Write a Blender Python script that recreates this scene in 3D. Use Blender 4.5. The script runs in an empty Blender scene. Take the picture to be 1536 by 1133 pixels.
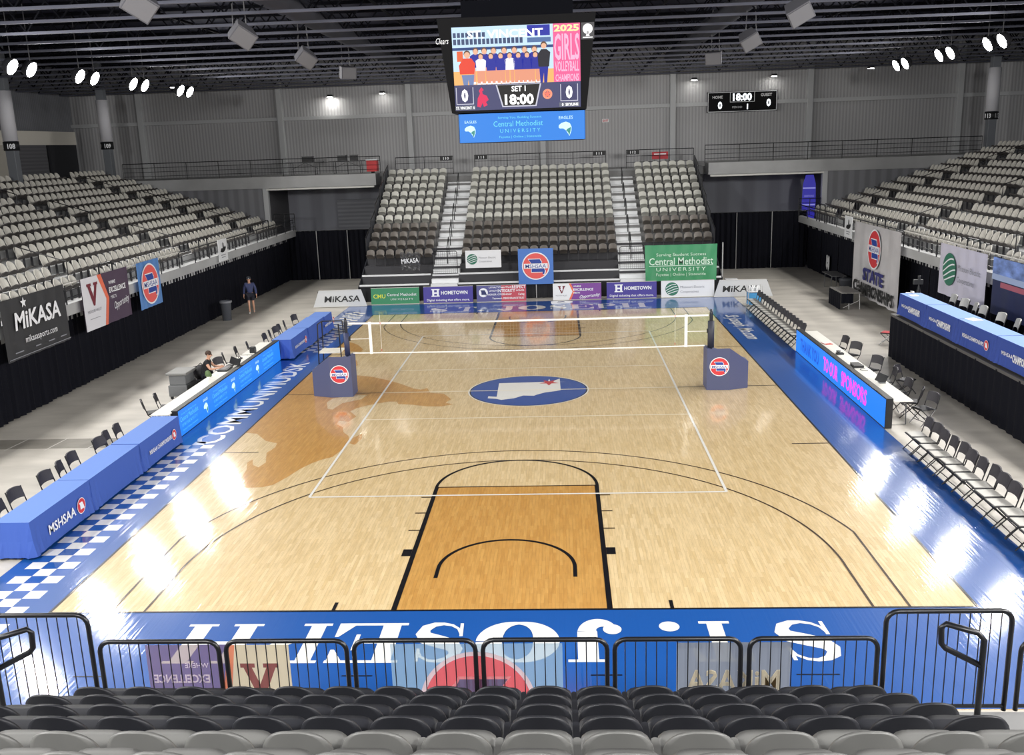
import bpy, math, random
from mathutils import Vector, Matrix
from mathutils.geometry import tessellate_polygon
random.seed(11)
SC = bpy.context.scene
COL = SC.collection
PI = math.pi
FT = .3048
# ---------------------------------------------------------------- materials
def lin(c):
    return tuple(((v/255)/12.92 if v/255 <= .04045 else ((v/255+.055)/1.055)**2.4) for v in c[:3]) + (1.0,)
MC = {}
def mat(name, rgb=(128,128,128), rough=.5, metal=0., spec=.5, emit=0., alpha=1., coat=0.):
    if name in MC: return MC[name]
    m = bpy.data.materials.new(name); m.use_nodes = True
    b = m.node_tree.nodes['Principled BSDF']
    b.inputs['Base Color'].default_value = lin(rgb)
    b.inputs['Roughness'].default_value = rough
    b.inputs['Metallic'].default_value = metal
    b.inputs['Specular IOR Level'].default_value = spec
    b.inputs['Coat Weight'].default_value = coat
    b.inputs['Alpha'].default_value = alpha
    if emit:
        b.inputs['Emission Color'].default_value = lin(rgb)
        b.inputs['Emission Strength'].default_value = emit
        b.inputs['Base Color'].default_value = (.01,.01,.01,1)
    MC[name] = m
    return m
def tint(m, scale=(1,1,1), amt=.2, bump=0., detail=4, dist=.02, coord='Object'):
    """mottles a material's colour with stretched noise and optionally roughens its surface"""
    nt = m.node_tree; n = nt.nodes; l = nt.links; b = n['Principled BSDF']
    tc = n.new('ShaderNodeTexCoord'); mp = n.new('ShaderNodeMapping'); nz = n.new('ShaderNodeTexNoise')
    mp.inputs['Scale'].default_value = scale
    nz.inputs['Scale'].default_value = 1; nz.inputs['Detail'].default_value = detail
    l.new(tc.outputs[coord], mp.inputs['Vector']); l.new(mp.outputs[0], nz.inputs['Vector'])
    base = b.inputs['Base Color'].default_value[:]
    rp = n.new('ShaderNodeValToRGB')
    rp.color_ramp.elements[0].position = .3; rp.color_ramp.elements[1].position = .7
    rp.color_ramp.elements[0].color = tuple(c*(1-amt) for c in base[:3])+(1,)
    rp.color_ramp.elements[1].color = tuple(min(1,c*(1+amt)) for c in base[:3])+(1,)
    l.new(nz.outputs['Fac'], rp.inputs['Fac']); l.new(rp.outputs[0], b.inputs['Base Color'])
    if bump:
        bp = n.new('ShaderNodeBump'); bp.inputs['Strength'].default_value = bump; bp.inputs['Distance'].default_value = dist
        l.new(nz.outputs['Fac'], bp.inputs['Height']); l.new(bp.outputs[0], b.inputs['Normal'])
    return m
def floor_finish(name, c1, c2, gap=None, rough=.085, planks=True):
    """glossy varnished strip floor, boards running along the court"""
    m = mat(name, c1, .36, spec=.25, coat=1.); m.node_tree.nodes['Principled BSDF'].inputs['Coat Roughness'].default_value = rough; nt = m.node_tree; n = nt.nodes; l = nt.links; b = n['Principled BSDF']
    tc = n.new('ShaderNodeTexCoord'); mp = n.new('ShaderNodeMapping'); mp.inputs['Rotation'].default_value = (0,0,PI/2)
    l.new(tc.outputs['Object'], mp.inputs['Vector'])
    if planks:
        br = n.new('ShaderNodeTexBrick'); br.offset = .37; br.inputs['Scale'].default_value = 1
        br.inputs['Brick Width'].default_value = .55; br.inputs['Row Height'].default_value = .064
        br.inputs['Mortar Size'].default_value = .0012; br.inputs['Bias'].default_value = 0
        br.inputs['Color1'].default_value = lin(c1); br.inputs['Color2'].default_value = lin(c2)
        br.inputs['Mortar'].default_value = lin(gap or tuple(int(v*.78) for v in c2))
        l.new(mp.outputs[0], br.inputs['Vector'])
        ms = n.new('ShaderNodeMapping'); ms.inputs['Scale'].default_value = (24,2.6,1)
        l.new(tc.outputs['Object'], ms.inputs['Vector'])
        nz = n.new('ShaderNodeTexNoise'); nz.inputs['Scale'].default_value = 1; nz.inputs['Detail'].default_value = 6
        l.new(ms.outputs[0], nz.inputs['Vector'])
        rp = n.new('ShaderNodeMapRange'); rp.inputs['From Min'].default_value = .3; rp.inputs['From Max'].default_value = .7
        rp.inputs['To Min'].default_value = .87; rp.inputs['To Max'].default_value = 1.1
        l.new(nz.outputs['Fac'], rp.inputs['Value'])
        mx = n.new('ShaderNodeMix'); mx.data_type = 'RGBA'; mx.blend_type = 'MULTIPLY'; mx.inputs['Factor'].default_value = 1
        cb = n.new('ShaderNodeCombineColor')
        for i in range(3): l.new(rp.outputs[0], cb.inputs[i])
        l.new(br.outputs['Color'], mx.inputs['A']); l.new(cb.outputs[0], mx.inputs['B'])
        l.new(mx.outputs['Result'], b.inputs['Base Color'])
    m2 = n.new('ShaderNodeMapping'); m2.inputs['Scale'].default_value = (20,.45,1)
    l.new(tc.outputs['Object'], m2.inputs['Vector'])
    n2 = n.new('ShaderNodeTexNoise'); n2.inputs['Scale'].default_value = 1; n2.inputs['Detail'].default_value = 3
    l.new(m2.outputs[0], n2.inputs['Vector'])
    bp = n.new('ShaderNodeBump'); bp.inputs['Strength'].default_value = .3; bp.inputs['Distance'].default_value = .0075
    l.new(n2.outputs['Fac'], bp.inputs['Height']); l.new(bp.outputs[0], b.inputs['Normal']); l.new(bp.outputs[0], b.inputs['Coat Normal'])
    return m
def siding(name, rgb, pitch=.3, axis='X', rough=.5):
    m = mat(name, rgb, rough); nt = m.node_tree; n = nt.nodes; l = nt.links; b = n['Principled BSDF']
    tc = n.new('ShaderNodeTexCoord'); w = n.new('ShaderNodeTexWave'); w.bands_direction = axis
    w.inputs['Scale'].default_value = PI/(10*pitch)/1.0
    l.new(tc.outputs['Object'], w.inputs['Vector'])
    rp = n.new('ShaderNodeValToRGB'); c = lin(rgb)
    rp.color_ramp.elements[0].position = .2; rp.color_ramp.elements[1].position = .75
    rp.color_ramp.elements[0].color = tuple(v*.84 for v in c[:3])+(1,); rp.color_ramp.elements[1].color = tuple(v*1.08 for v in c[:3])+(1,)
    l.new(w.outputs['Fac'], rp.inputs['Fac']); l.new(rp.outputs[0], b.inputs['Base Color'])
    bp = n.new('ShaderNodeBump'); bp.inputs['Strength'].default_value = .25; bp.inputs['Distance'].default_value = .02
    l.new(w.outputs['Fac'], bp.inputs['Height']); l.new(bp.outputs[0], b.inputs['Normal'])
    return m
def sheer(name, rgb, through=.55, clear=.08):
    """thin cloth that lets light from behind shine through"""
    if name in MC: return MC[name]
    m = mat(name, rgb, .8); n = m.node_tree.nodes; l = m.node_tree.links; out = n['Material Output']
    tr = n.new('ShaderNodeBsdfTranslucent'); tr.inputs[0].default_value = lin(rgb); tp = n.new('ShaderNodeBsdfTransparent')
    a = n.new('ShaderNodeMixShader'); a.inputs[0].default_value = through; b = n.new('ShaderNodeMixShader'); b.inputs[0].default_value = clear
    l.new(n['Principled BSDF'].outputs[0],a.inputs[1]); l.new(tr.outputs[0],a.inputs[2]); l.new(a.outputs[0],b.inputs[1]); l.new(tp.outputs[0],b.inputs[2]); l.new(b.outputs[0],out.inputs[0])
    return m
def glow(name, rgb, e=1.0): return mat('lit_'+name, rgb, .4, emit=e)
# ---------------------------------------------------------------- mesh builder
class MB:
    def __init__(s, dz=0.): s.v = []; s.f = []; s.m = []; s.k = 0; s.dz = dz; s.nz = 0
    def add(s, vs, fs):
        n = len(s.v); s.v += [tuple(v) for v in vs]
        for f in fs: s.f.append(tuple(i+n for i in f)); s.m.append(s.k)
        return s
    def box(s, x0, y0, z0, x1, y1, z1):
        return s.add([(x0,y0,z0),(x1,y0,z0),(x1,y1,z0),(x0,y1,z0),(x0,y0,z1),(x1,y0,z1),(x1,y1,z1),(x0,y1,z1)],
            [(3,2,1,0),(4,5,6,7),(0,1,5,4),(1,2,6,5),(2,3,7,6),(3,0,4,7)])
    def bar(s, a, b, w, h, up=(0,0,1)):
        a = Vector(a); b = Vector(b); d = (b-a).normalized(); u = Vector(up)
        if abs(d.dot(u)) > .99: u = Vector((0,1,0))
        r = d.cross(u).normalized()*w/2; u = r.cross(d).normalized()*h/2
        return s.add([a-r-u,a+r-u,a+r+u,a-r+u,b-r-u,b+r-u,b+r+u,b-r+u],
            [(0,1,2,3),(7,6,5,4),(0,4,5,1),(1,5,6,2),(2,6,7,3),(3,7,4,0)])
    def tube(s, pts, r, n=8, closed=False):
        P = [Vector(p) for p in pts]; N = len(P); rings = []; prev = None
        for i, p in enumerate(P):
            if closed: d = (P[(i+1)%N]-P[i-1])
            else: d = (P[min(i+1,N-1)]-P[max(i-1,0)])
            d.normalize()
            u = prev if prev is not None else (Vector((0,0,1)) if abs(d.z) < .9 else Vector((1,0,0)))
            a = d.cross(u)
            if a.length < 1e-4: a = d.cross(Vector((0,1,0)))
            a.normalize(); u = a.cross(d).normalized(); prev = u
            rr = r[i] if isinstance(r, (list,tuple)) else r
            rings.append([p+(a*math.cos(t*2*PI/n)+u*math.sin(t*2*PI/n))*rr for t in range(n)])
        vs = [v for R in rings for v in R]; fs = []
        for i in range(N if closed else N-1):
            j = (i+1) % N
            for t in range(n): fs.append((i*n+t, i*n+(t+1)%n, j*n+(t+1)%n, j*n+t))
        if not closed: fs += [tuple(range(n))[::-1], tuple((N-1)*n+t for t in range(n))]
        return s.add(vs, fs)
    def flat(s, pts, z=0.):
        z += s.dz*s.nz; s.nz += 1
        P = [Vector((p[0],p[1],0)) for p in pts]
        A = sum(P[i].x*P[(i+1)%len(P)].y-P[(i+1)%len(P)].x*P[i].y for i in range(len(P)))
        if A < 0: P = P[::-1]
        if len(P) == 4: return s.add([(p.x,p.y,z) for p in P], [(0,1,2,3)])
        t = tessellate_polygon([P]); fs = []
        for a, b, c in t:
            cr = (P[b].x-P[a].x)*(P[c].y-P[a].y)-(P[b].y-P[a].y)*(P[c].x-P[a].x)
            fs.append((a,b,c) if cr > 0 else (a,c,b))
        return s.add([(p.x,p.y,z) for p in P], fs)
    def prism(s, pts, z0, z1):
        P = [Vector((p[0],p[1],0)) for p in pts]
        A = sum(P[i].x*P[(i+1)%len(P)].y-P[(i+1)%len(P)].x*P[i].y for i in range(len(P)))
        if A < 0: P = P[::-1]
        n = len(P); t = tessellate_polygon([P]); fs = []
        for a, b, c in t:
            cr = (P[b].x-P[a].x)*(P[c].y-P[a].y)-(P[b].y-P[a].y)*(P[c].x-P[a].x)
            if cr < 0: b, c = c, b
            fs.append((a+n,b+n,c+n)); fs.append((c,b,a))
        for i in range(n): fs.append((i,(i+1)%n,(i+1)%n+n,i+n))
        return s.add([(p.x,p.y,z0) for p in P]+[(p.x,p.y,z1) for p in P], fs)
    def lathe(s, prof, c=(0,0,0), n=16, cap=(1,1)):
        vs = []; fs = []
        for r, z in prof: vs += [(c[0]+r*math.cos(t*2*PI/n), c[1]+r*math.sin(t*2*PI/n), c[2]+z) for t in range(n)]
        for i in range(len(prof)-1):
            for t in range(n): fs.append((i*n+t,i*n+(t+1)%n,(i+1)*n+(t+1)%n,(i+1)*n+t))
        if cap[0]: fs.append(tuple(range(n))[::-1])
        if cap[1]: fs.append(tuple((len(prof)-1)*n+t for t in range(n)))
        return s.add(vs, fs)
    def ball(s, c, r, n=12, m=8, sc=(1,1,1)):
        prof = [(max(.001,math.sin(PI*i/m)),-math.cos(PI*i/m)) for i in range(m+1)]
        k = len(s.v); s.lathe(prof, (0,0,0), n)
        for i in range(k, len(s.v)):
            v = s.v[i]; s.v[i] = (c[0]+v[0]*r*sc[0], c[1]+v[1]*r*sc[1], c[2]+v[2]*r*sc[2])
        return s
    def disc(s, c, r, z=0., n=40, ry=None):
        return s.flat([(c[0]+r*math.cos(t*2*PI/n), c[1]+(ry or r)*math.sin(t*2*PI/n)) for t in range(n)], z)
    def ring(s, c, r0, r1, z, a0=0, a1=2*PI, n=60):
        z += s.dz*s.nz; s.nz += 1
        vs = []; fs = []
        for i in range(n+1):
            a = a0+(a1-a0)*i/n
            vs += [(c[0]+r0*math.cos(a),c[1]+r0*math.sin(a),z),(c[0]+r1*math.cos(a),c[1]+r1*math.sin(a),z)]
        for i in range(n): fs.append((2*i,2*i+1,2*i+3,2*i+2))
        return s.add(vs, fs)
    def line(s, a, b, w, z):
        a = Vector(a[:2]); b = Vector(b[:2]); d = (b-a).normalized(); r = Vector((-d.y,d.x))*w/2
        return s.flat([a-r,b-r,b+r,a+r], z)
    def mesh(s, name, mats, smooth=False):
        me = bpy.data.meshes.new(name); me.from_pydata(s.v, [], s.f)
        for m in (mats if isinstance(mats,(list,tuple)) else [mats]): me.materials.append(m)
        if any(s.m): me.polygons.foreach_set('material_index', s.m)
        if smooth: me.polygons.foreach_set('use_smooth', [True]*len(s.f))
        me.update(); return me
    def build(s, name, mats, parent=None, smooth=False, loc=None, bevel=0, kind=None):
        return link(name, s.mesh(name, mats, smooth), parent, loc, bevel, kind)
def link(name, me, parent=None, loc=None, bevel=0, kind=None):
    o = bpy.data.objects.new(name, me); COL.objects.link(o)
    if parent: o.parent = parent
    if loc: o.location = loc
    if bevel:
        b = o.modifiers.new('bevel','BEVEL'); b.width = bevel; b.segments = 2; b.limit_method = 'ANGLE'
    if kind: o['kind'] = kind
    return o
def tag(o, label, cat, group=None, kind=None):
    o['label'] = label; o['category'] = cat
    if group: o['group'] = group
    if kind: o['kind'] = kind
    return o
def thing(name, label, cat, loc=(0,0,0), rz=0., group=None):
    o = bpy.data.objects.new(name, None); COL.objects.link(o); o.empty_display_size = .1
    o.location = loc; o.rotation_euler = (0,0,rz)
    return tag(o, label, cat, group)
def dup(root, loc, rz, label, group=None):
    r = root.copy(); COL.objects.link(r); r.location = loc; r.rotation_euler = (0,0,rz); r['label'] = label
    if group: r['group'] = group
    for ch in list(root.children):
        c = ch.copy(); COL.objects.link(c); c.parent = r
        for g in ch.children:
            d = g.copy(); COL.objects.link(d); d.parent = c
    return r
ORD = 'zeroth first second third fourth fifth sixth seventh eighth ninth tenth eleventh twelfth thirteenth fourteenth fifteenth sixteenth seventeenth eighteenth nineteenth twentieth'.split()
# camera numbers of the photograph (metres, court centre at the origin)
CAM = (1.10342,-28.49067,7.40104); YAW, PITCH, ROLL, FPX = -.05615,-.23974,-.03357,1423.31
_f = Vector((math.sin(YAW)*math.cos(PITCH), math.cos(YAW)*math.cos(PITCH), math.sin(PITCH)))
_r = Vector((math.cos(YAW),-math.sin(YAW),0)); _u = _r.cross(_f)
CR = _r*math.cos(ROLL)+_u*math.sin(ROLL); CU = -_r*math.sin(ROLL)+_u*math.cos(ROLL)
cam = bpy.data.cameras.new('camera'); co = bpy.data.objects.new('camera', cam); COL.objects.link(co)
cam.sensor_fit = 'HORIZONTAL'; cam.sensor_width = 36; cam.lens = FPX/1536*36; cam.clip_end = 300; cam.clip_start = .05
co.matrix_world = Matrix(((CR.x,CU.x,-_f.x,CAM[0]),(CR.y,CU.y,-_f.y,CAM[1]),(CR.z,CU.z,-_f.z,CAM[2]),(0,0,0,1)))
SC.camera = co
def px(P):   # where a point falls in the picture: used only to count what is in view for the labels
    d = Vector(P)-Vector(CAM); z = d.dot(_f)
    return (768+FPX*d.dot(CR)/z, 566.5-FPX*d.dot(CU)/z, z)
# ---------------------------------------------------------------- flat signs and lettering
def frame(o, origin, right, up):
    r = Vector(right).normalized(); u = Vector(up); n = r.cross(u).normalized(); u = n.cross(r)
    o.matrix_world = Matrix(((r.x,u.x,n.x,origin[0]),(r.y,u.y,n.y,origin[1]),(r.z,u.z,n.z,origin[2]),(0,0,0,1)))
FACE = {'L': ((0,1,0),(0,0,1)), 'R': ((0,-1,0),(0,0,1)), 'F': ((1,0,0),(0,0,1)), 'N': ((-1,0,0),(0,0,1))}
def sign(name, label, cat, origin, face, group=None):
    o = bpy.data.objects.new(name, None); COL.objects.link(o); o.empty_display_size = .1
    r, u = FACE[face] if isinstance(face, str) else face
    frame(o, origin, r, u); tag(o, label, cat, group); return o
def panel(p, w, h, m, name='panel', u=0, v=0, t=.02, z=0.):
    return MB().box(u-w/2,v-h/2,z-t,u+w/2,v+h/2,z).build(name, m, p)
def rect(p, u, v, w, h, m, z=.004, name='printed_band'):
    return MB().flat([(u-w/2,v-h/2),(u+w/2,v-h/2),(u+w/2,v+h/2),(u-w/2,v+h/2)], z).build(name, m, p)
def poly(p, pts, m, z=.005, name='printed_shape', kind=None):
    return MB().flat(pts, z).build(name, m, p, kind=kind)
def text(p, body, u, v, h, m, w=None, z=.008, bold=.0, shear=0., sp=1., ex=0., name='lettering', rot=0., flipx=False, kind=None):
    """letters of cap height h (fitted to width w when given) centred on (u, v)"""
    cu = bpy.data.curves.new('t','FONT'); cu.body = body; cu.size = 1; cu.offset = bold; cu.shear = shear
    cu.space_character = sp; cu.resolution_u = 2; cu.extrude = ex
    t = bpy.data.objects.new('t', cu); COL.objects.link(t)
    dg = bpy.context.evaluated_depsgraph_get(); me = bpy.data.meshes.new_from_object(t.evaluated_get(dg))
    bpy.data.objects.remove(t); bpy.data.curves.remove(cu)
    xs = [q.co.x for q in me.vertices]; ys = [q.co.y for q in me.vertices]
    x0, x1, y0, y1 = min(xs), max(xs), min(ys), max(ys)
    cap = .73; sy = h/cap; sx = (w/(x1-x0)) if w else sy
    for q in me.vertices:
        X = (q.co.x-(x0+x1)/2)*sx; Y = (q.co.y-cap/2)*sy
        if flipx: X = -X
        q.co = (u+X*math.cos(rot)-Y*math.sin(rot), v+X*math.sin(rot)+Y*math.cos(rot), z+q.co.z)
    me.materials.append(m); return link(name, me, p, kind=kind)
MO = [(-.95,.8),(.42,.8),(.5,.62),(.62,.5),(.6,.3),(.86,.0),(.84,-.25),(1.0,-.5),(1.0,-.66),(.92,-.98),(.7,-.98),(.74,-.72),(-.6,-.72),(-.6,.28),(-.7,.45)]
W_ = mat('white_print',(232,234,238),.5); RED = mat('red_print',(205,55,62),.5); BLU = mat('blue_print',(36,66,150),.5)
NAVY = mat('navy_print',(38,48,96),.6); BLK = mat('black_print',(26,27,30),.55)
def emblem(p, u, v, r, red=RED, blue=BLU, white=W_, s=1, z=.006):
    d = .003*s; z *= s
    MB().disc((u,v),r,z).build('emblem_ring',white,p)
    MB().disc((u,v),r*.92,z+d).build('emblem_disc',red,p)
    poly(p,[(u+x*r*.66+r*.05,v+y*r*.66) for x,y in MO],white,z+1.5*d,'emblem_outline')
    poly(p,[(u+x*r*.6+r*.05,v+y*r*.6) for x,y in MO],blue,z+2*d,'emblem_state')
    rect(p,u,v,r*1.72,r*.36,white,z+3*d,'emblem_band')
    text(p,'MSHSAA',u,v,r*.27,blue,w=r*1.5,z=z+4*d,bold=.005)
GRN = mat('green_print',(40,112,88),.5); GRY = mat('grey_print',(140,142,150),.6)
def emblem_back(p, u, v, r, red, blue, white, z):
    MB().ring((u,v),r*.92,r,z).build('emblem_ring',white,p); MB().disc((u,v),r*.92,z).build('emblem_disc',red,p)
    poly(p,[(u+x*r*.66+r*.05,v+y*r*.66) for x,y in MO],white,z-.002,'emblem_outline'); poly(p,[(u+x*r*.6+r*.05,v+y*r*.6) for x,y in MO],blue,z-.004,'emblem_state')
def coop(p, u, v, r, w):
    MB().disc((u,v),r,.005).build('logo_disc',GRN,p)
    b = MB()
    for k in range(4):
        y0 = v-.55*r+k*.27*r; pts = []; low = []
        for i in range(13):
            x = -.92+1.84*i/12; y = .34*math.sin(x*1.4+.4*k)*(.5+.2*k)+.1*x
            if (x*r)**2+(y0-v+y*r)**2 < (.98*r)**2:
                pts.append((u+x*r, y0+y*r+.06*r)); low.append((u+x*r, y0+y*r-.03*r))
        if len(pts) > 2: b.flat(pts+low[::-1], .008)
    b.build('logo_furrows',W_,p)
    text(p,'Missouri Electric',u+r*1.25+w/2,v+r*.28,r*.36,GRY,w=w)
    text(p,'Cooperatives',u+r*1.25+w*.38,v-r*.42,r*.36,GRY,w=w*.76)
def eagle(p, u, v, s, wm, gm, z=.006):
    text(p,'EAGLES',u,v+.62*s,.22*s,wm,w=.95*s,z=z)
    poly(p,[(u+x*s,v+y*s) for x,y in [(-.48,.12),(-.3,.26),(.0,.34),(.26,.24),(.38,.0),(.36,-.3),(.22,-.62),(.1,-.4),(-.02,-.22),(-.2,-.1),(-.42,-.1),(-.5,-.02)]],wm,z,'logo_head')
    poly(p,[(u+x*s,v+y*s) for x,y in [(.12,-.12),(.34,-.02),(.3,-.32),(.2,-.6),(.14,-.36),(.0,-.24)]],gm,z+.003,'logo_feathers')
POWER = 385.; FILL = 3100.; EXPO = 0.0
# ================================================================ SETTING
CONC = tint(mat('concrete_floor',(188,183,174),.42),(.5,1.4,1),.16,0,6)
CGREY = tint(mat('grey_concrete',(166,167,168),.75),(.8,.8,.8),.1)
CDARK = mat('dark_concrete',(88,88,92),.8)
WOOD = floor_finish('maple_boards',(218,194,150),(203,177,130))
AMBER = floor_finish('amber_stained_boards',(196,150,82),(184,136,70))
BPAINT = floor_finish('blue_floor_paint',(25,80,154),(25,80,154),planks=False)
WPAINT = floor_finish('white_floor_paint',(225,224,218),(225,224,218),planks=False)
KPAINT = floor_finish('black_floor_paint',(16,16,20),(16,16,20),planks=False)
BROWN = floor_finish('brown_floor_paint',(60,46,34),(60,46,34),planks=False)
RPAINT = floor_finish('red_floor_paint',(188,40,44),(188,40,44),planks=False)
MB().box(-32,-46,-.3,32,36,0).build('floor',CONC,kind='structure')
L = 94*FT/2; W = 25*FT; AX, AY = 9.3, 17.15
cf = MB().box(-AX,-AY,0,AX,AY,.012).build('floor_court',WOOD,kind='structure')
S = 'structure'
def paint(name, mb, m): return mb.build(name, m, cf, kind=S)
z1, z2, z3, z4 = .0135, .015, .0165, .018
paint('apron_paint', MB().flat([(-AX,-AY),(AX,-AY),(AX,-L),(-AX,-L)],z1).flat([(-AX,L),(AX,L),(AX,AY),(-AX,AY)],z1)
    .flat([(-AX,-L),(-W,-L),(-W,L),(-AX,L)],z1).flat([(W,-L),(AX,-L),(AX,L),(W,L)],z1), BPAINT)
ck = MB()
for lo, hi in ((-16.2,-4.9),(6.3,15.3)):
    k = 0; y = lo
    while y < hi:
        for c, x in enumerate((-8.87,-8.555,-8.24)):
            if (k+c) % 2 == 0: ck.flat([(x-.157,y),(x+.157,y),(x+.157,y+.3),(x-.157,y+.3)],z2)
        y += .3; k += 1
paint('checker_pattern', ck, WPAINT)
sm_ = MB()
for xa, xb in ((4.3,4.9),(1.4,1.85),(-2.2,-1.75),(-6.2,-5.7)): sm_.flat([(xa,-16.32),(xb,-16.32),(xb,-16.29),(xa,-16.29)],z3)
paint('apron_tape', sm_, KPAINT)
# stained silhouettes of leaping animals
main = [(-7.6,2.9),(-7.6,-4.06),(-7.26,-4.16),(-6.81,-4.83),(-6.44,-5.05),(-6.39,-5.4),(-6.48,-5.85),(-6.27,-6.61),(-6.34,-6.97),(-6.54,-6.78),(-6.68,-6.35),(-6.74,-6.59),(-6.58,-7.13),(-6.47,-8.19),(-6.16,-8.39),(-5.83,-8.37),(-5.61,-8.22),(-5.42,-7.69),(-5.27,-7.13),(-5.1,-6.73),(-4.89,-6.43),(-4.69,-6.26),(-4.61,-5.82),(-4.52,-5.36),(-4.55,-4.95),(-4.66,-4.52),(-4.88,-4.15),(-5.0,-3.69),(-5.26,-3.36),(-5.26,-3.05),(-4.96,-3.15),(-4.85,-2.62),(-5.15,-2.06),(-5.03,-1.76),(-4.83,-1.52),(-4.59,-1.31),(-4.19,-1.06),(-3.94,-1.08),(-3.85,-1.36),(-3.4,-1.48),(-2.93,-1.69),(-2.5,-1.72),(-2.19,-1.5),(-2.43,-1.32),(-2.31,-0.92),(-2.61,-0.23),(-3.05,-0.1),(-3.23,0.51),(-3.41,0.32),(-3.63,0.44),(-4.15,1.1),(-4.6,1.57),(-5.31,2.18),(-5.73,2.38),(-6.78,2.75)]
st = MB().flat(main,z1)
for q in ([(-4.5,-5.16),(-4.5,-4.67),(-4.34,-4.32),(-4.25,-4.76),(-4.33,-5.3)],[(-7.6,8.3),(-7.27,8.06),(-6.92,7.58),(-6.54,6.7),(-6.53,6.29),(-7.6,6.45)],[(-6.82,5.25),(-6.62,5.13),(-6.37,4.74),(-6.18,4.0),(-6.23,3.65),(-6.47,3.67),(-6.9,4.4)]): st.flat(q,z1)
paint('animal_silhouette', st, AMBER)
paint('silhouette_highlight', MB().flat([(-6.09,-1.02),(-6.02,-0.6),(-5.6,-0.24),(-5.01,-0.25),(-5.09,-0.72),(-5.59,-1.15),(-5.72,-1.85),(-5.89,-1.75)],z2), WOOD)
ln = 6*FT
for sg, nm in ((-1,'near'),(1,'far')):
    B = sg*L; ft = sg*(L-19*FT); bk = sg*(L-5.25*FT)
    paint('lane_stain', MB().flat([(-ln,B),(ln,B),(ln,ft),(-ln,ft)],z1), AMBER)
    k = MB(.0001)
    for s in (-1,1):
        k.line((s*(ln-.05),B,0),(s*(ln-.045),ft,0),.09,z3)
        b0, b1 = sorted((sg*(L-7*FT), sg*(L-8*FT)))
        x0, x1 = sorted((s*ln, s*(ln+.17))); k.flat([(x0,b0),(x1,b0),(x1,b1),(x0,b1)],z3)
        k.line((s*2.79,B,0),(s*2.79,B-sg*.3,0),.06,z3)
    k.ring((0,ft),ln-.07,ln,z3,0 if sg < 0 else PI, PI if sg < 0 else 2*PI)
    k.ring((0,bk),1.2,1.27,z3,0 if sg < 0 else PI, PI if sg < 0 else 2*PI)
    for s in (-1,1): k.line((s*1.235,bk,0),(s*1.235,bk+sg*.4,0),.07,z3)
    k.line((-W,B,0),(W,B,0),.05,z3)
    paint('lane_line', k, KPAINT)
    t = MB(.0001); t.line((-ln,ft,0),(ln,ft,0),.05,z3)
    for s in (-1,1):
        for d in (11,14,17): t.line((s*ln,sg*(L-d*FT),0),(s*(ln+.22),sg*(L-d*FT),0),.05,z3)
    for R, X in ((6.75,6.6),(6.02,6.02)):
        a = math.acos(X/R); a0, a1 = (a, PI-a) if sg < 0 else (PI+a, 2*PI-a)
        t.ring((0,bk),R-.042,R,z3,a0,a1,90); ye = bk-sg*math.sqrt(max(0,R*R-X*X))
        for s in (-1,1): t.line((s*(X-.025),B,0),(s*(X-.025),ye,0),.042,z3)
    for s in (-1,1): t.line((s*W,sg*-(-L+28*FT),0),(s*(W-.92),sg*(L-28*FT),0),.05,z3)
    paint('three_point_line', t, BROWN)
paint('sideline', MB().line((-W,-L,0),(-W,L,0),.05,z3).line((W,-L,0),(W,L,0),.05,z3), KPAINT)
paint('halfway_line', MB().line((-W,0,0),(-4.6,0,0),.05,z3).line((4.6,0,0),(W,0,0),.05,z3), KPAINT)
v = MB(.0001); vx, vy = 4.55, 9.05
for s in (-1,1): v.line((s*vx,-vy,0),(s*vx,vy,0),.06,z4)
for y in (-vy,vy): v.line((-vx,y,0),(vx,y,0),.06,z4)
v2 = MB()
for y in (-3,0,3): v2.line((-vx,y,0),(vx,y,0),.06,z4)
paint('volleyball_line', v, WPAINT)
paint('attack_line', v2, floor_finish('cream_floor_tape',(236,226,200),(236,226,200),planks=False))
paint('circle_edge', MB().disc((0,0),1.87,z2,64), WPAINT)
paint('circle_rim', MB().disc((0,0),1.83,.0157,64), KPAINT)
paint('centre_circle', MB().disc((0,0),1.79,.0163,64), floor_finish('deep_blue_floor_paint',(22,68,146),(22,68,146),planks=False))
paint('state_map', MB().flat([(-0.97,0.93),(0.7,1.0),(0.97,1.39),(1.0,-0.09),(0.85,-0.2),(0.52,-0.34),(0.27,-0.59),(0.19,-0.71),(-0.14,-0.66),(-0.41,-0.97),(-0.78,-1.12),(-0.94,-0.99),(-1.2,-0.91),(-1.2,-0.67),(-0.94,-0.75)],.0172), WPAINT)
def star(c, r, z, n=5, ry=1, rot=PI/2, k=.42): return MB().flat([(c[0]+(r if i%2==0 else r*k)*math.cos(rot+i*PI/n), c[1]+(r if i%2==0 else r*k)*ry*math.sin(rot+i*PI/n)) for i in range(2*n)],z)
paint('star_flare', star((.63,.95),.52,.0176,4,.85,0,.12), WPAINT)
paint('map_star', star((.63,.9),.33,.018,5,1.15,-PI/2), RPAINT)
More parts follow.
